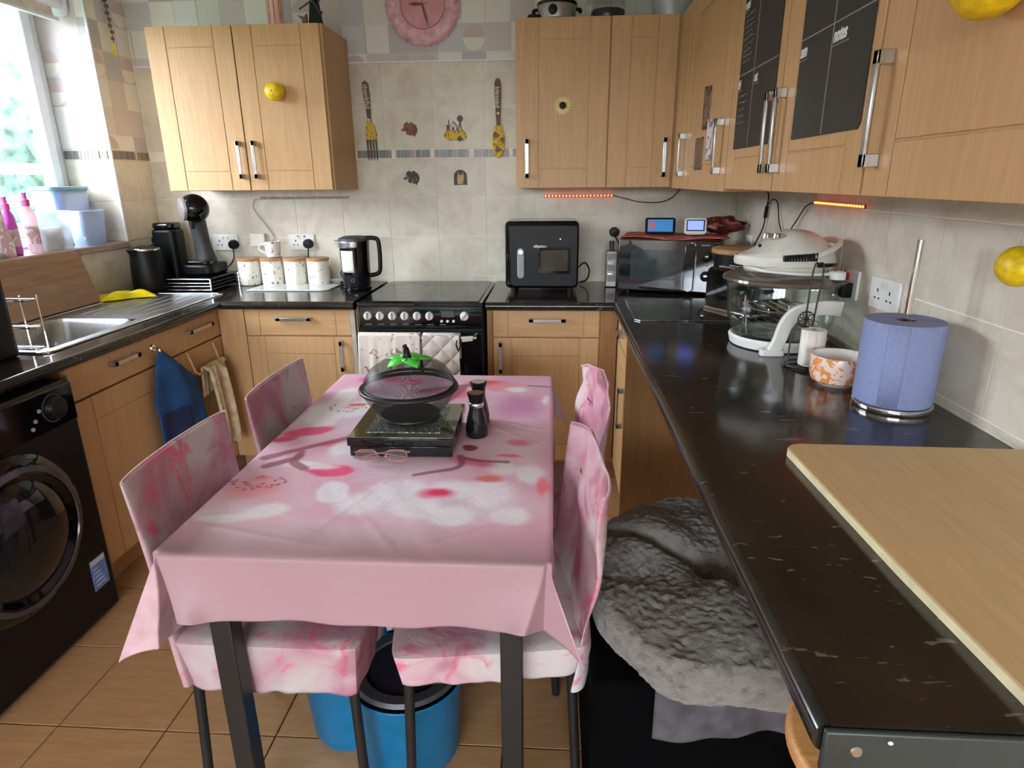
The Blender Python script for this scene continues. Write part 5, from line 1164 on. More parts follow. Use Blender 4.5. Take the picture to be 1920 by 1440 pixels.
t2 = thing('storage_tub', 'clear low tub without a lid in front of the blue tub', 'tub', (-2.262, 2.79, SZ))
part('tub_body', tubmesh(0.048, 0.10, 0.165), M['tub'], t2, solid=0.002)
part('rim', MB().tube([(a, b, 0.165) for a, b in rrect(-0.048, -0.10, 0.048, 0.10, 0.02)], 0.003, 6, True), M['tub'], t2)
part('contents', MB().prism(rrect(-0.034, -0.07, 0.034, 0.05, 0.01), 0.004, 0.10), plain('pale_stuff', (206, 198, 196), 0.7, var=0.1), t2, bev=0.004)
t3 = thing('storage_tub', 'clear blue-tinted low tub next to the dark packet on the windowsill', 'tub', (-2.248, 3.02, SZ))
part('tub_body', tubmesh(0.045, 0.085, 0.160), M['bluetub'], t3, solid=0.002)
part('rim', MB().tube([(a, b, 0.160) for a, b in rrect(-0.045, -0.085, 0.045, 0.085, 0.02)], 0.0028, 6, True), M['tub'], t3)
def bottle(loc, label, h, body, cap):
    b_ = thing('squeezy_bottle', label, 'bottle', loc)
    part('bottle_body', MB().lathe([(0.026, 0.0), (0.030, 0.006), (0.030, h*0.5), (0.026, h*0.68), (0.013, h*0.78)], 28, sx=0.8), body, b_)
    part('cap', MB().lathe([(0.015, h*0.78), (0.016, h*0.88), (0.010, h*0.90), (0.008, h*0.96), (0.011, h)], 24), cap, b_)
    part('label_patch', MB().lathe([(0.0307, h*0.15), (0.0307, h*0.45)], 28, sx=0.8, cap=False), M['wetwipe'], b_)
bottle((-2.235, 2.66, SZ), 'clear bottle with a pink cap nearer the clear tub on the windowsill', 0.250, M['clearbag'], M['pink'])
bottle((-2.255, 2.575, SZ), 'pink and magenta bottle with a dark pink cap beside the printed bag', 0.235, M['magenta'], M['pink'])
def bagfn(u, v):
    a = 2*pi*u; w_ = 1-0.55*v**3; d_ = 1-0.9*v**1.5
    return (cos(a)*0.038*d_*(1+0.15*sin(a*3+v*4))+0.002, sin(a)*0.075*w_*(1+0.08*sin(v*9)), 0.25*v)
single('printed_bag', MB().grid(bagfn, 40, 16), M['wetwipe'], 'white and pink printed plastic bag at the left of the windowsill', 'bag', (-2.245, 2.475, SZ))
td = thing('scrubber_dish', 'grey tray with a sponge on the near part of the windowsill', 'tray', (-2.215, 2.36, SZ))
part('tray', tubmesh(0.03, 0.09, 0.02, 0.9), M['grey'], td, solid=0.002); part('sponge', MB().box((-0.02, -0.05, 0.004), (0.02, 0.04, 0.03)), M['darkgrey'], td, bev=0.003)
# ================================================================ CLOTHS ON THE SINK CABINET
hk = thing('wall_hook', 'small chrome hook above the blue bag on the sink cabinet', 'hook', (-1.598, 2.372, 0.805))
part('backplate', MB().lathe([(0.016, 0), (0.014, 0.004)], 20, (0, 0, 0), 'x'), M['chrome'], hk); part('hook_arm', MB().tube(spl([(0.003, 0, 0.0), (0.022, 0, -0.004), (0.028, 0, -0.014), (0.022, 0, -0.022)], 6), 0.004, 8), M['chrome'], hk)
bgm = MB()
def bagcloth(u, v):
    s = v; w0 = 0.012; w = w0+(0.165-w0)*min(1, s/0.42)**0.9
    y = 2.372+(u-0.30)*w*2.0+0.02*s; z = 0.790-0.45*s-0.02*sin(u*pi)*(s > .9)
    x = -1.590+0.014+0.030*sin(pi*u)*min(1, s*2)+0.012*sin(u*11+s*3)*min(1, s*1.5)
    return (x, y, z)
bgm.grid(bagcloth, 40, 50)
bgt = thing('hanging_bag', 'blue cloth bag with a navy patch hanging from the hook', 'bag', (-1.58, 2.40, 0.34))
part('bag_cloth', bgm, M['bluecloth'], bgt, True, solid=0.004)
part('navy_patch', MB().grid(lambda u, v: (lambda p: (p[0]+0.004, p[1], p[2]))(bagcloth(0.04+0.46*u, 0.56+0.42*v)), 20, 16), M['navy'], bgt, True, solid=0.002)
tr2 = thing('towel_rail', 'beech-coloured over-door towel rail on the sink cabinet', 'towel rail', (-1.59, 2.68, 0.62))
part('rail_bar', MB().tube([(-1.596, 2.585, 0.722), (-1.590, 2.585, 0.722), (-1.570, 2.590, 0.640), (-1.560, 2.60, 0.625), (-1.560, 2.79, 0.625), (-1.570, 2.80, 0.640), (-1.590, 2.80, 0.722), (-1.596, 2.80, 0.722)], 0.005, 10), M['beech'], tr2, True)
def towelfn(u, v):
    L = 0.42; back = 0.12; s = v*(L+back); y = 2.625+0.175*u+0.02*sin(v*3); wv = 0.016*sin(u*12)+0.006*sin(u*29+1)
    if s < back: return (-1.572+wv*0.3, y, 0.630-back+s)
    q = s-back
    if q < 0.035: a = q/0.035*pi; return (-1.560-0.012*cos(a)+0.0, y, 0.632+0.014*sin(a))
    return (-1.545+wv+0.02*min(1, q*3), y+(q*0.06), 0.632-(q-0.035)+0.02*sin(u*6))
single('hand_towel', MB().grid(towelfn, 60, 60), M['towel'], 'beige hand towel draped over the rail on the sink cabinet', 'towel', (-1.56, 2.7, 0.2), world=True, solid=0.006)

# ================================================================ TABLE
TX0, TX1, TY0, TY1, TZ = -0.762, -0.006, 1.030, 2.212, 0.748
tb = thing('dining_table', 'dining table with black square metal legs under the pink cloth', 'table', (-0.384, 1.62, 0))
part('tabletop', MB().box((TX0+0.004, TY0+0.004, TZ-0.022), (TX1-0.004, TY1-0.004, TZ)), M['black'], tb, True, 0.003)
for x in (TX0+0.098, TX1-0.068):
    for y in (TY0+0.024, TY1-0.024): part('leg', MB().box((x-0.022, y-0.022, 0.0), (x+0.022, y+0.022, TZ-0.022)), M['blackmetal'], tb, True, 0.003)
part('apron', MB().box((TX0+0.10, TY0+0.012, TZ-0.06), (TX1-0.09, TY0+0.030, TZ-0.022)).box((TX0+0.10, TY1-0.07, TZ-0.06), (TX1-0.09, TY1-0.05, TZ-0.022)), M['blackmetal'], tb, True)
# cloth print, evaluated per vertex: a flat print on the fabric, plus shade on the front drop
def _n(x, y, s, o=0): return noise.noise(Vector((x*s+o, y*s-o, o*0.37)))
def srgb(r, g, b): return np.array(lin(r, g, b)[:3])
PINK = srgb(216, 164, 186); PALE = srgb(230, 206, 220); WHITE = srgb(244, 240, 248); MAG = srgb(236, 72, 132); ROSE = srgb(230, 100, 140); BRANCH = srgb(146, 80, 104); ORANGE = srgb(222, 104, 84); MAUVE = srgb(204, 136, 178); DARKR = srgb(150, 60, 70)
petals = [ # x, y, rx, ry, angle, colour, soft
 (-0.70, 1.78, 0.055, 0.13, 20, WHITE, .5), (-0.62, 1.84, 0.075, 0.10, -30, WHITE, .5), (-0.56, 1.93, 0.05, 0.09, 50, WHITE, .6), (-0.69, 1.95, 0.05, 0.12, 0, WHITE, .6),
 (-0.66, 2.15, 0.05, 0.05, 0, MAG, .7), (-0.58, 2.16, 0.06, 0.04, 0, ROSE, .8), (-0.50, 2.12, 0.05, 0.05, 0, ROSE, .8), (-0.62, 1.885, 0.040, 0.018, 10, ORANGE, .6),
 (-0.690, 1.655, 0.078, 0.036, 20, MAG, .35), (-0.735, 1.595, 0.045, 0.022, 30, MAG, .4), (-0.60, 1.56, 0.05, 0.02, 15, ROSE, .6), (-0.56, 1.535, 0.05, 0.05, 20, WHITE, .6),
 (-0.555, 1.405, 0.068, 0.038, -18, MAG, .25), (-0.535, 1.395, 0.03, 0.018, -18, srgb(248, 90, 140), .5),
 (-0.70, 1.19, 0.065, 0.055, 10, PALE, .5), (-0.69, 1.165, 0.07, 0.022, 8, WHITE, .5), (-0.615, 1.20, 0.06, 0.04, 10, WHITE, .7), (-0.505, 1.29, 0.035, 0.062, 25, WHITE, .35), (-0.60, 1.43, 0.08, 0.028, -8, WHITE, .6), (-0.69, 1.29, 0.075, 0.05, 0, srgb(238, 150, 160), .8),
 (-0.43, 1.23, 0.07, 0.06, 0, WHITE, .6), (-0.36, 1.30, 0.08, 0.07, 20, WHITE, .6), (-0.30, 1.22, 0.07, 0.05, -20, WHITE, .6), (-0.21, 1.19, 0.06, 0.045, 10, WHITE, .5), (-0.23, 1.31, 0.07, 0.06, 0, WHITE, .7), (-0.14, 1.30, 0.07, 0.09, 0, WHITE, .7), (-0.085, 1.20, 0.05, 0.05, 0, WHITE, .6), (-0.05, 1.40, 0.04, 0.07, 0, WHITE, .6), (-0.12, 1.43, 0.06, 0.05, 0, WHITE, .8),
 (-0.27, 1.285, 0.055, 0.032, 0, srgb(240, 100, 150), .7), (-0.268, 1.285, 0.030, 0.018, 0, srgb(232, 50, 90), .6), (-0.15, 1.37, 0.048, 0.024, 0, ORANGE, .8), (-0.105, 1.51, 0.05, 0.016, 0, MAG, .9),
 (-0.24, 2.12, 0.075, 0.045, 5, srgb(222, 90, 84), .6), (-0.17, 2.08, 0.075, 0.05, -15, srgb(236, 150, 160), .6), (-0.12, 2.055, 0.05, 0.03, -15, WHITE, .7), (-0.33, 2.0, 0.07, 0.06, 0, ROSE, .6), (-0.42, 1.93, 0.06, 0.07, 30, PALE, .7), (-0.10, 1.88, 0.10, 0.14, 0, MAUVE, .9), (-0.02, 1.95, 0.015, 0.05, 0, WHITE, .8), (-0.02, 1.34, 0.02, 0.06, 0, srgb(240, 120, 130), .7),
 (-0.33, 1.85, 0.03, 0.10, 20, BRANCH, .6), (-0.43, 2.02, 0.08, 0.03, 20, MAG, .9), (-0.48, 1.75, 0.07, 0.07, 0, PALE, .8), (-0.55, 1.68, 0.06, 0.05, 0, PALE, .8), (-0.211, 1.561, 0.020, 0.020, 0, srgb(140, 66, 64), .15)]
petals = [(-0.36, 1.42, 0.16, 0.10, 0, PALE, .9), (-0.10, 1.55, 0.10, 0.14, 0, PALE, .9), (-0.48, 1.50, 0.12, 0.10, 0, srgb(228, 214, 230), .9), (-0.66, 1.80, 0.14, 0.18, 0, srgb(226, 214, 228), .9), (-0.25, 1.25, 0.26, 0.13, 0, srgb(232, 220, 232), .9), (-0.5, 2.05, 0.12, 0.10, 0, srgb(226, 206, 220), .9), (-0.42, 1.10, 0.30, 0.06, 0, PALE, .9)]+petals+[(-0.08, 1.60, 0.05, 0.035, 0, ROSE, .9), (-0.20, 1.47, 0.03, 0.09, 60, ROSE, .9)]
branches = [([(-0.74, 1.47), (-0.70, 1.50), (-0.63, 1.56), (-0.565, 1.61), (-0.52, 1.66)], 0.011), ([(-0.715, 1.42), (-0.675, 1.455), (-0.655, 1.475), (-0.66, 1.51)], 0.010), ([(-0.66, 1.49), (-0.655, 1.445), (-0.615, 1.41)], 0.009),
 ([(-0.235, 1.50), (-0.225, 1.45), (-0.25, 1.42), (-0.33, 1.385)], 0.006), ([(-0.23, 1.49), (-0.18, 1.475), (-0.11, 1.47)], 0.005), ([(-0.44, 2.03), (-0.36, 2.07), (-0.27, 2.10)], 0.012), ([(-0.36, 1.90), (-0.33, 1.98), (-0.31, 2.06)], 0.016), ([(-0.08, 2.10), (-0.01, 2.09)], 0.005)]
def print_colour(X, Y):
    """X, Y arrays of cloth coordinates -> linear rgb"""
    n = len(X); N1 = np.array([_n(x, y, 9, 1) for x, y in zip(X, Y)]); N2 = np.array([_n(x, y, 26, 5) for x, y in zip(X, Y)])
    xx = X+0.016*N1+0.004*N2; yy = Y+0.016*np.roll(N1, 7)+0.004*N2
    c = np.tile(PINK, (n, 1)); k = np.clip(0.45+0.9*N1, 0, 1)[:, None]; c = c*(1-k*0.6)+PALE*(k*0.6)
    def blend(c, w, col): return c*(1-w[:, None])+col*w[:, None]
    body = np.clip((Y-1.10)/0.06, 0, 1)
    for (px, py, rx, ry, an, col, soft) in petals:
        a = radians(an); dx = xx-px; dy = yy-py; u = (dx*cos(a)+dy*sin(a))/rx; v = (-dx*sin(a)+dy*cos(a))/ry; d = np.sqrt(u*u+v*v)
        w = np.clip((1.08-d)/(0.08+soft*0.8), 0, 1); w = w*w*(3-2*w)
        vein = 1-0.12*np.abs(np.sin(np.arctan2(v, u)*9+N2*3)); c = blend(c, w*(0.80+0.20*(1-soft))*np.where(col[1] > 0.55, 0.9, 1.0), col*vein[:, None])
    for pts, w0 in branches:
        P_ = [(p.x, p.y) for p in spl([(a, b, 0) for a, b in pts], 5)]
        dmin = np.full(n, 9.0)
        for (ax, ay), (bx, by) in zip(P_[:-1], P_[1:]):
            vx, vy = bx-ax, by-ay; L2 = vx*vx+vy*vy+1e-12; t = np.clip(((X-ax)*vx+(Y-ay)*vy)/L2, 0, 1); dmin = np.minimum(dmin, np.hypot(X-ax-t*vx, Y-ay-t*vy))
        w = np.clip((w0*1.35*(1+0.5*N1)-dmin)/0.004+0.5, 0, 1)*0.85; c = blend(c, w, BRANCH)
    rr = random.Random(3)
    for cx, cy, r0, n_, a0, a1, col in ((-0.702, 1.365, 0.085, 26, 210, 345, DARKR), (-0.645, 1.86, 0.055, 18, 150, 400, srgb(130, 70, 80))):
        for k_ in range(n_):
            a = radians(a0+(a1-a0)*k_/(n_-1)); r = r0*(0.6+0.5*rr.random()); ex, ey = cx+r*cos(a), cy+r*sin(a)*0.8
            c = blend(c, np.clip((0.0042-np.hypot(X-ex, Y-ey))/0.0022+0.4, 0, 1), col)
            vx, vy = ex-cx, ey-cy; t = np.clip(((X-cx)*vx+(Y-cy)*vy)/(vx*vx+vy*vy), 0, 1); c = blend(c, np.clip((0.0024-np.hypot(X-cx-t*vx, Y-cy-t*vy))/0.002, 0, 1)*0.45*(1-t), srgb(226, 90, 90))
    plain_shade_w = 1-np.clip((Y-1.040-0.03*N1)/0.12, 0, 1); c = blend(c, plain_shade_w*0.97, srgb(166, 132, 140))  # plain front drop, its colour darkened for shade at the camera end
    return np.clip(c, 0, 1)
OV_F, OV_S, OV_B = 0.150, 0.250, 0.16
step = 0.0042
SX = np.arange(TX0-OV_S, TX1+0.17+step/2, step); SY = np.arange(TY0-OV_F, TY1+OV_B+step/2, step)
# make the fold lines fall on grid columns
nx, ny = len(SX), len(SY); GX, GY = np.meshgrid(SX, SY); GX = GX.ravel(); GY = GY.ravel()
rgb = print_colour(GX, GY)
verts = []; ZT = TZ+0.0035
crease = [(-0.20, 1.10, 0.55), (-0.08, 1.25, 1.0), (-0.30, 1.05, 2.2), (-0.05, 1.6, 2.4), (-0.45, 1.2, 1.2), (-0.60, 1.10, 2.9), (-0.15, 1.75, 2.7)]
def cloth_pos(sx, sy):
    ox = (sx-TX1) if sx > TX1 else (sx-TX0 if sx < TX0 else 0); oy = (sy-TY1) if sy > TY1 else (sy-TY0 if sy < TY0 else 0)
    cx = min(max(sx, TX0), TX1); cy = min(max(sy, TY0), TY1)
    if ox == 0 and oy == 0:
        e = min(sx-TX0, TX1-sx, sy-TY0, TY1-sy); f = min(1, max(0, e/0.05))
        h = 0.0014*abs(_n(sx, sy, 9, 3))+0.0016*max(0, _n(sx+sy*0.4, sy*0.5, 16, 9))
        for a, b, an in crease:
            d = (sx-a)*sin(an)-(sy-b)*cos(an); al = (sx-a)*cos(an)+(sy-b)*sin(an); h += 0.0011*math.exp(-(d/0.008)**2)*math.exp(-(al/0.22)**2)
        return (sx, sy, ZT+h*f)
    r = hypot(ox, oy); rd = 0.008
    if oy == 0 or ox == 0:
        # plain drop with gentle waves; edge rounding
        k = min(r/rd, pi/2) if True else 0; hor = rd*sin(min(r/rd, pi/2)); dn = rd*(1-cos(min(r/rd, pi/2)))+max(0, r-rd*pi/2)
        s = sx if oy else sy; wv = 0.006*sin(s*17+1)*min(1, r*6)+0.004*sin(s*41)*min(1, r*5)
        # flare near the corners
        if oy:
            near = math.exp(-((sx-TX0)/0.10)**2)+math.exp(-((TX1-sx)/0.10)**2)
        else: near = math.exp(-((sy-TY0)/0.10)**2)*0.4
        hor += wv*0.8+0.05*near*min(1, r*5)*r/0.15+0.004
        dn -= 0.020*near*r/0.15
        sh = (0.048*math.exp(-((sx-TX0)/0.07)**2)-0.040*math.exp(-((TX1-sx)/0.06)**2))*(r/0.15)**1.3 if (oy < 0) else 0
        cx += sh
        if ox: return (cx+(hor if ox > 0 else -hor), cy, ZT-dn)
        return (cx, cy-(hor if oy < 0 else -hor), ZT-dn)
    # corner sector: a hanging pleat; printed side valley, then the tip of the corner swings out
    phi = math.degrees(atan2(abs(ox), abs(oy))); sxn = 1 if ox > 0 else -1; syn = 1 if oy > 0 else -1
    A = Vector(cloth_pos(cx, cy+syn*r)); B_ = Vector(cloth_pos(cx+sxn*r, cy)); o = Vector((cx, cy, ZT))
    if syn < 0:
        if sxn < 0: keys = [(0, None), (30, (-0.10, 0.36, -0.93)), (60, (-0.43, -0.04, -0.90)), (90, None)]
        else: keys = [(0, None), (16, (-0.02, 0.02, -0.99)), (48, (0.33, -0.16, -0.93)), (90, None)]
    else: keys = [(0, None), (45, (0.30*sxn, 0.25, -0.92)), (90, None)]
    ps = [(k, (A if k == 0 else B_) if d is None else o+Vector(d).normalized()*r) for k, d in keys]
    for (k0, p0), (k1, p1) in zip(ps[:-1], ps[1:]):
        if phi <= k1+1e-9:
            t = (phi-k0)/(k1-k0); t = t*0.6+0.4*t*t*(3-2*t); return tuple(p0.lerp(p1, t))
    return tuple(B_)
for x, y in zip(GX, GY): verts.append(cloth_pos(x, y))
faces = [(j*nx+i, j*nx+i+1, (j+1)*nx+i+1, (j+1)*nx+i) for j in range(ny-1) for i in range(nx-1)]
me = bpy.data.meshes.new('tablecloth'); off = Vector((-0.384, 1.62, 0.75)); me.from_pydata([Vector(v)-off for v in verts], [], faces); me.update()
at = me.color_attributes.new('print', 'FLOAT_COLOR', 'POINT'); at.data.foreach_set('color', np.hstack([rgb, np.ones((len(rgb), 1))]).ravel())
me.materials.append(M['cloth']); me.materials.append(M['cloth_back']); me.polygons.foreach_set('use_smooth', [True]*len(me.polygons))
tc_ = bpy.data.objects.new('tablecloth', me); COL.objects.link(tc_); tc_.location = off
q = tc_.modifiers.new('solid', 'SOLIDIFY'); q.thickness = 0.0012; q.offset = -1; q.material_offset = 1; q.material_offset_rim = 1
tag(tc_, 'pink tablecloth printed with white and magenta blossom over the table', 'tablecloth')

# ---- things on the table
TT = TZ+0.006
mt = thing('mirrored_stand', 'square black stand with mirrored top and crushed crystal, under the fruit bowl', 'stand', (-0.388, 1.612, TT+0.001), radians(1))
part('lower_tier', MB().box((-0.133, -0.128, 0.0), (0.133, 0.128, 0.028)), M['blackgloss'], mt, bev=0.002)
part('upper_tier', MB().box((-0.138, -0.133, 0.030), (0.138, 0.133, 0.052)), M['blackgloss'], mt, bev=0.002)
part('mirror_border', MB().box((-0.136, -0.131, 0.052), (0.136, 0.131, 0.0545)), plain('mirror_glass', (150, 156, 140), 0.04, 0.9, 0.02), mt, bev=0.001)
part('crystal_inlay', MB().box((-0.098, -0.098, 0.0545), (0.098, 0.098, 0.0560)), M['crystal'], mt)
fb = thing('mesh_fruit_bowl', 'black wire mesh fruit bowl with a tilted mesh dome lid', 'fruit bowl', (-0.392, 1.640, TT+0.0575))
def uvlathe(prof, n=64, c=(0, 0, 0)):
    mb = MB(); mb.lathe(prof, n, c, cap=False); return mb
def meshobj(name, prof, parent, c=(0, 0, 0)):
    o = part(name, uvlathe(prof, 64, c), M['mesh'], parent); me = o.data; uv = me.uv_layers.new(name='UVMap'); n_ = 64; m_ = len(prof)
    for p in me.polygons:
        ks = [me.loops[l].vertex_index for l in p.loop_indices]; cols_ = [k % n_ for k in ks]; wrap = max(cols_)-min(cols_) > 2
        for l, k, cc in zip(p.loop_indices, ks, cols_):
            u = (cc+(n_ if wrap and cc == 0 else 0))/n_; uv.data[l].uv = (u, (k//n_)/(m_-1))
    return o
bp = [(0.078, 0.004), (0.091, 0.016), (0.108, 0.038), (0.124, 0.064), (0.131, 0.080)]
meshobj('bowl_mesh', bp, fb)
part('bowl_base', MB().lathe([(0.078, 0.0), (0.082, 0.003), (0.080, 0.008), (0.001, 0.006)], 48), M['blackmetal'], fb)
part('bowl_rim', MB().tube([(0.131*cos(a), 0.131*sin(a), 0.082) for a in [2*pi*i/56 for i in range(56)]], 0.0055, 10, True), M['blackmetal'], fb)
dl = meshobj('dome_mesh', [(0.126, 0.0), (0.122, 0.020), (0.106, 0.043), (0.081, 0.061), (0.052, 0.070), (0.02, 0.073)], fb); dl['label'] = 'see-through mesh dome lid'
dr_ = part('dome_rim', MB().tube([(0.126*cos(a), 0.126*sin(a), 0.0) for a in [2*pi*i/56 for i in range(56)]], 0.0045, 10, True), M['blackmetal'], dl)
lf = MB()
for k in range(5):
    a = 2*pi*k/5+0.3; c_, s_ = cos(a), sin(a); pts = []
    for rr_, ww, zz in ((0.0, 0.020, 0.078), (0.024, 0.024, 0.078), (0.046, 0.018, 0.075), (0.068, 0.0015, 0.068)):
        pts.append([(rr_*c_-ww*s_, rr_*s_+ww*c_, zz), (rr_*c_+ww*s_, rr_*s_-ww*c_, zz)])
    vs2 = [p for pr in pts for p in pr]; lf.add(vs2, [(2*i, 2*i+1, 2*i+3, 2*i+2) for i in range(3)])
part('green_leaf_cap', lf, M['green'], dl, solid=0.003, label='bright green plastic leaf cap')
part('stem_knob', MB().tube(spl([(0, 0, 0.076), (-0.001, 0, 0.096), (-0.005, 0, 0.114)], 6), [0.012]*4+[0.009]*5+[0.006]*4, 12), M['black'], dl)
dl.location = (-0.004, 0.020, 0.084); dl.rotation_euler = (radians(3), 0, 0)
def mill(loc, label, lidmat):
    m_ = thing('seasoning_mill', label, 'seasoning mill', loc)
    part('glass_body', MB().lathe([(0.029, 0.0), (0.031, 0.004), (0.031, 0.022), (0.026, 0.055), (0.020, 0.078), (0.019, 0.090)], 36), M['mill'], m_)
    part('chrome_collar', MB().lathe([(0.0195, 0.086), (0.021, 0.088), (0.021, 0.097), (0.0195, 0.099)], 32), M['chrome'], m_)
    part('grinder_cap', MB().lathe([(0.019, 0.099), (0.0205, 0.108), (0.0245, 0.122), (0.0245, 0.125), (0.021, 0.126)], 36), M['black'], m_)
    part('cap_disc', MB().cyl((0, 0, 0.1255), 0.0205, 0.0012, 32), lidmat, m_); return m_
mill((-0.207, 1.640, TT), 'nearer dark glass mill with a brown topped cap', M['bronze'])
mill((-0.212, 1.740, TT), 'farther dark glass mill with a silver topped cap', M['steel'])
gl_ = thing('eyeglasses', 'rose gold rimmed glasses folded in front of the mirrored stand', 'glasses', (-0.425, 1.445, TT+0.004), radians(2))
for sgn in (-1, 1):
    pts = [(sgn*0.038+a, -0.004+0.010*sin(0.5*pi*(b/0.018)), 0.018+b) for a, b in rrect(-0.026, -0.014, 0.026, 0.016, 0.012, 4)]
    pts = [(x, -0.004, z_) for x, _, z_ in pts]; part('lens_rim', MB().tube(pts, 0.0012, 6, True), M['rosegold'], gl_)
    part('lens', MB().prism([(sgn*0.038+a, 0.018+b) for a, b in rrect(-0.025, -0.013, 0.025, 0.015, 0.011, 4)], -0.0045, -0.0035, 'y'), M['lens'], gl_)
    part('nose_pad', MB().sphere((sgn*0.009, 0.002, 0.014), 0.003, 6), M['rosegold'], gl_)
    part('temple', MB().tube(spl([(sgn*0.065, -0.003, 0.027), (sgn*0.068, 0.004, 0.026), (sgn*0.02, 0.012+0.004*sgn, 0.022), (-sgn*0.055, 0.012, 0.008)], 8), 0.0013, 6), M['rosegold'], gl_)
part('bridge', MB().tube(spl([(-0.013, -0.004, 0.022), (0, -0.006, 0.026), (0.013, -0.004, 0.022)], 6), 0.0013, 6), M['rosegold'], gl_)

# ================================================================ CHAIRS
def chair(label, loc, rz, seed, skirt=0.11, messy=0.0, bx=0.0, bh=0.405, shade_tone=1.0):
    c = thing('dining_chair', label, 'chair', loc, rz, 'chairs around the dining table')
    mt_ = m_cover('chair_cover_print_%d' % seed, seed*3.1, shade_tone)
    S = 0.192; zs = 0.462; zt = 0.492
    for sx_ in (-1, 1):
        for sy_ in (-1, 1):
            f = 0.012 if sx_ > 0 else 0.022
            part('leg', MB().tube([(sx_*(S-0.015), sy_*(S-0.018), zs-0.05), (sx_*(S-0.015+f), sy_*(S-0.012), 0.0)], 0.0115, 10), M['blackmetal'], c)
    part('seat_frame', MB().tube([(a, b, zs-0.055) for a, b in rrect(-S+0.012, -S+0.012, S-0.012, S-0.012, 0.02)], 0.009, 8, True), M['blackmetal'], c)
    # seat cover: cushion top with a skirt
    def seatfn(u, v):
        a = 2*pi*u; ca, sa = cos(a), sin(a); m_ = max(abs(ca), abs(sa)); ex, ey = ca/m_, sa/m_; rr_ = 0.93 if False else 1
        ex = math.copysign(abs(ex)**0.999, ex); cr = 1-0.035*(abs(ex*ey))**10
        if v < 0.45:
            t = v/0.45; x = ex*(S+0.014)*t*cr; y = ey*(S+0.014)*t*cr; z_ = zt+0.006*(1-t**8)
        else:
            t = (v-0.45)/0.55; wv = 0.0025*sin(a*14+seed)*t+0.002*sin(a*23+seed*2)*t; x = ex*(S+0.016-0.014*t+wv)*cr; y = ey*(S+0.016-0.014*t+wv)*cr; z_ = zt-(skirt+0.03)*t+0.002*sin(a*5+seed)*t
        return (x, y, z_)
    part('seat_cover', MB().grid(seatfn, 160, 30), mt_, c, solid=0.003)
    # back cover: soft slab leaning back, concave towards the seat
    W_ = 0.205; H = bh; lean = 0.10
    def backfn(u, v):
        # u around the slab, v up
        a = 2*pi*u; ca, sa = cos(a), sin(a); yy_ = math.copysign(abs(sa)**0.35, sa)*W_; tx = math.copysign(abs(ca)**0.7, ca)*0.016*(1-0.55*v**3)
        bow = -0.018*(1-(yy_/W_)**2); z_ = zs-0.09+(H+0.09)*v; wob = messy*0.018*noise.noise(Vector((yy_*7+seed, z_*6, ca)))
        w2 = 1+0.02*sin(v*6+seed); drop = messy*0.03*abs(yy_/W_)**2*v
        x = -S-0.004-lean*(z_-zs)-bow*-1+tx+wob+bx*v; return (x, yy_*w2, z_-drop)
    part('back_cover', MB().grid(backfn, 80, 40).grid(lambda u, v: (lambda p, q_: (p[0]+(q_[0]-p[0])*v, p[1]+(q_[1]-p[1])*v, p[2]+0.003*sin(pi*v)))(backfn(0.25+0.5*u, 1.0), backfn(0.25-0.5*u, 1.0)), 40, 4), mt_, c)
    # white hem seam along the top
    part('top_seam', MB().tube([Vector(backfn(0.25+0.5*k/20, 1.0))+Vector((0.004, 0, 0.002)) for k in range(21)], 0.0032, 6), M['cloth_back'], c)
    if messy:
        def flap(u, v):
            return (-S-0.030-0.03*sin(pi*u)-0.03*v-0.02*sin(u*7+v*3), -W_*0.75+0.16*u, zs+0.32-0.30*v*(0.55+0.45*sin(pi*u)))
        part('loose_flap', MB().grid(flap, 24, 24), mt_, c, solid=0.002)
        part('tie', MB().tube(spl([(-S-0.05, -W_*0.6, zs+0.17), (-S-0.075, -W_*0.62, zs+0.10), (-S-0.065, -W_*0.55, zs+0.02)], 6), 0.010, 8), mt_, c)
    return c
chair('near-left dining chair, pink floral cover, back towards the washing machine', (-0.612, 1.290, 0), 0, 1, 0.105, shade_tone=0.78)
chair('far-left dining chair, pink floral cover, beside the beige towel', (-0.600, 1.800, 0), 0, 2, 0.105, shade_tone=0.77)
chair('near-right dining chair, crumpled pink floral cover, beside the fluffy bed', (-0.150, 1.292, 0), pi+radians(8), 3, 0.055, 1.0, shade_tone=0.84)
chair('far-right dining chair, loosely draped pink floral cover, by the right cabinet', (-0.108, 1.815, 0), pi+radians(7), 4, 0.075, 1.4, 0, 0.42, shade_tone=0.88)

# ================================================================ UNDER THE TABLE: MOP BUCKET
bk = thing('mop_bucket', 'bright blue mop bucket with a dark wringer under the table', 'bucket', (-0.435, 1.335, 0))
def fig8(r1, r2, n=72):
    o = []
    for k in range(n):
        a = 2*pi*k/n; d = Vector((cos(a), sin(a))); best = 0
        for cx_, cy_, r_ in ((-0.10, 0.03, r1), (0.075, -0.035, r2)):
            b_ = cx_*d.x+cy_*d.y; disc = b_*b_-(cx_*cx_+cy_*cy_-r_*r_)
            if disc > 0: best = max(best, b_+math.sqrt(disc))
        o.append((d.x*best, d.y*best))
    return o
def loft(rings, caps=(True, False)):
    mb = MB(); n_ = len(rings[0][0]); vs3 = []
    for pts, z_ in rings: vs3 += [(a, b, z_) for a, b in pts]
    fs = [(k*n_+i, k*n_+(i+1) % n_, (k+1)*n_+(i+1) % n_, (k+1)*n_+i) for k in range(len(rings)-1) for i in range(n_)]
    if caps[0]: fs.append(tuple(range(n_))[::-1])
    if caps[1]: fs.append(tuple(range((len(rings)-1)*n_, len(rings)*n_)))
    return mb.add(vs3, fs)
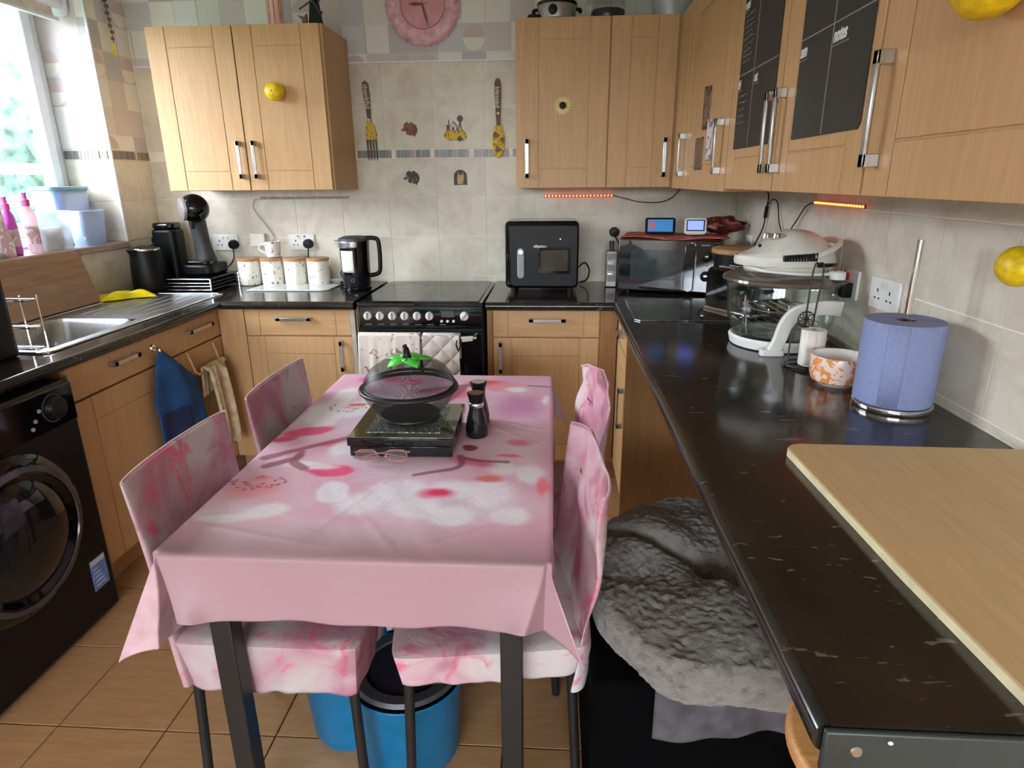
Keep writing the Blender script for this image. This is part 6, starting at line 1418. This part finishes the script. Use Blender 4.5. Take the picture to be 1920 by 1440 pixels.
part('bucket_body', loft([(fig8(0.095, 0.115), 0.0), (fig8(0.105, 0.125), 0.02), (fig8(0.12, 0.14), 0.24), (fig8(0.128, 0.148), 0.25)]), M['bluebucket'], bk, solid=0.004)
part('wringer_ring', MB().lathe([(0.100, 0.252), (0.104, 0.262), (0.132, 0.264), (0.138, 0.254), (0.132, 0.248)], 48, (0.075, -0.035, 0), cap=False), M['darkgrey'], bk)
part('wringer_basket', MB().lathe([(0.102, 0.256), (0.090, 0.20), (0.065, 0.165), (0.001, 0.16)], 48, (0.075, -0.035, 0)), plain('navy_mesh', (24, 26, 40), 0.5, var=0.4, scale=180), bk)
part('pour_spout', MB().prism([(-0.245, 0.06), (-0.205, 0.02), (-0.205, 0.10)], 0.20, 0.262), M['bluebucket'], bk, bev=0.006)
part('back_grip', MB().tube(spl([(0.0, 0.10, 0.25), (-0.02, 0.16, 0.30), (0.02, 0.17, 0.36), (0.06, 0.13, 0.30), (0.05, 0.09, 0.25)], 8), 0.011, 10), plain('pale_blue', (190, 214, 220), 0.4), bk)

# ================================================================ PET BED ON A BLACK BOX
bxs = single('storage_box', MB().box((0.088, 1.055, 0.0), (0.68, 1.62, 0.455)), plain('matt_black_box', (5, 5, 6), 0.95, var=0.1, Specular_IOR_Level=0.05), 'large matt black box under the right worktop carrying the fluffy bed', 'box', (0.36, 1.33, 0), world=True, bev=0.012)
def blanketfn(u, v):
    x = 0.215+0.36*u; s = v*0.30
    y = 1.16-s if s < 0.12 else 1.040-0.004*sin(u*8); z_ = 0.462 if s < 0.12 else 0.462-(s-0.12)*(0.62+0.08*sin(u*5+1))
    return (x, y-0.004*sin(u*17), z_+0.002*sin(u*23))
single('folded_blanket', MB().grid(blanketfn, 40, 30), M['fleece'], 'dark grey fleece blanket hanging from under the fluffy bed', 'blanket', (0.39, 1.1, 0.4), world=True, solid=0.010)
def bedfn(u, v):
    a = 2*pi*u; rx, ry = 0.292, 0.330
    if v < 0.62:
        t = v/0.62; r = t; h = 0.115*(1-0.18*t*t)
        # puckered centre
        h -= 0.050*math.exp(-(r/0.22)**2); h += 0.018*math.sin(a*3+0.7)*r*(1-r)*3
        x0, y0 = r*cos(a), r*sin(a); d = abs(y0-0.55*(-x0)-0.02); h -= 0.045*math.exp(-(d/0.07)**2)*(1-r*0.5)
    else:
        t = (v-0.62)/0.38; b = t*pi; r = 1+0.06*sin(b); h = 0.0943*(0.5+0.5*cos(b))
    w = 1+0.03*sin(a*5)+0.02*sin(a*9+1); x, y = rx*r*w*cos(a), ry*r*w*sin(a)
    p = Vector((x*9, y*9, h*9)); n1 = noise.noise(p*1.3); n2 = noise.noise(p*4.5+Vector((4, 0, 0))); n3 = noise.noise(p*11)
    k = min(1, v*8); h += (0.010*n1+0.008*abs(n2)+0.004*n3)*k; return (x*(1+0.012*n2), y*(1+0.012*n2), max(h, 0.0))
bed = single('pet_bed', MB().grid(bedfn, 300, 150), M['plush'], 'round fluffy grey pet bed on the black box', 'pet bed', (0.388, 1.312, 0.470), solid=0.0)
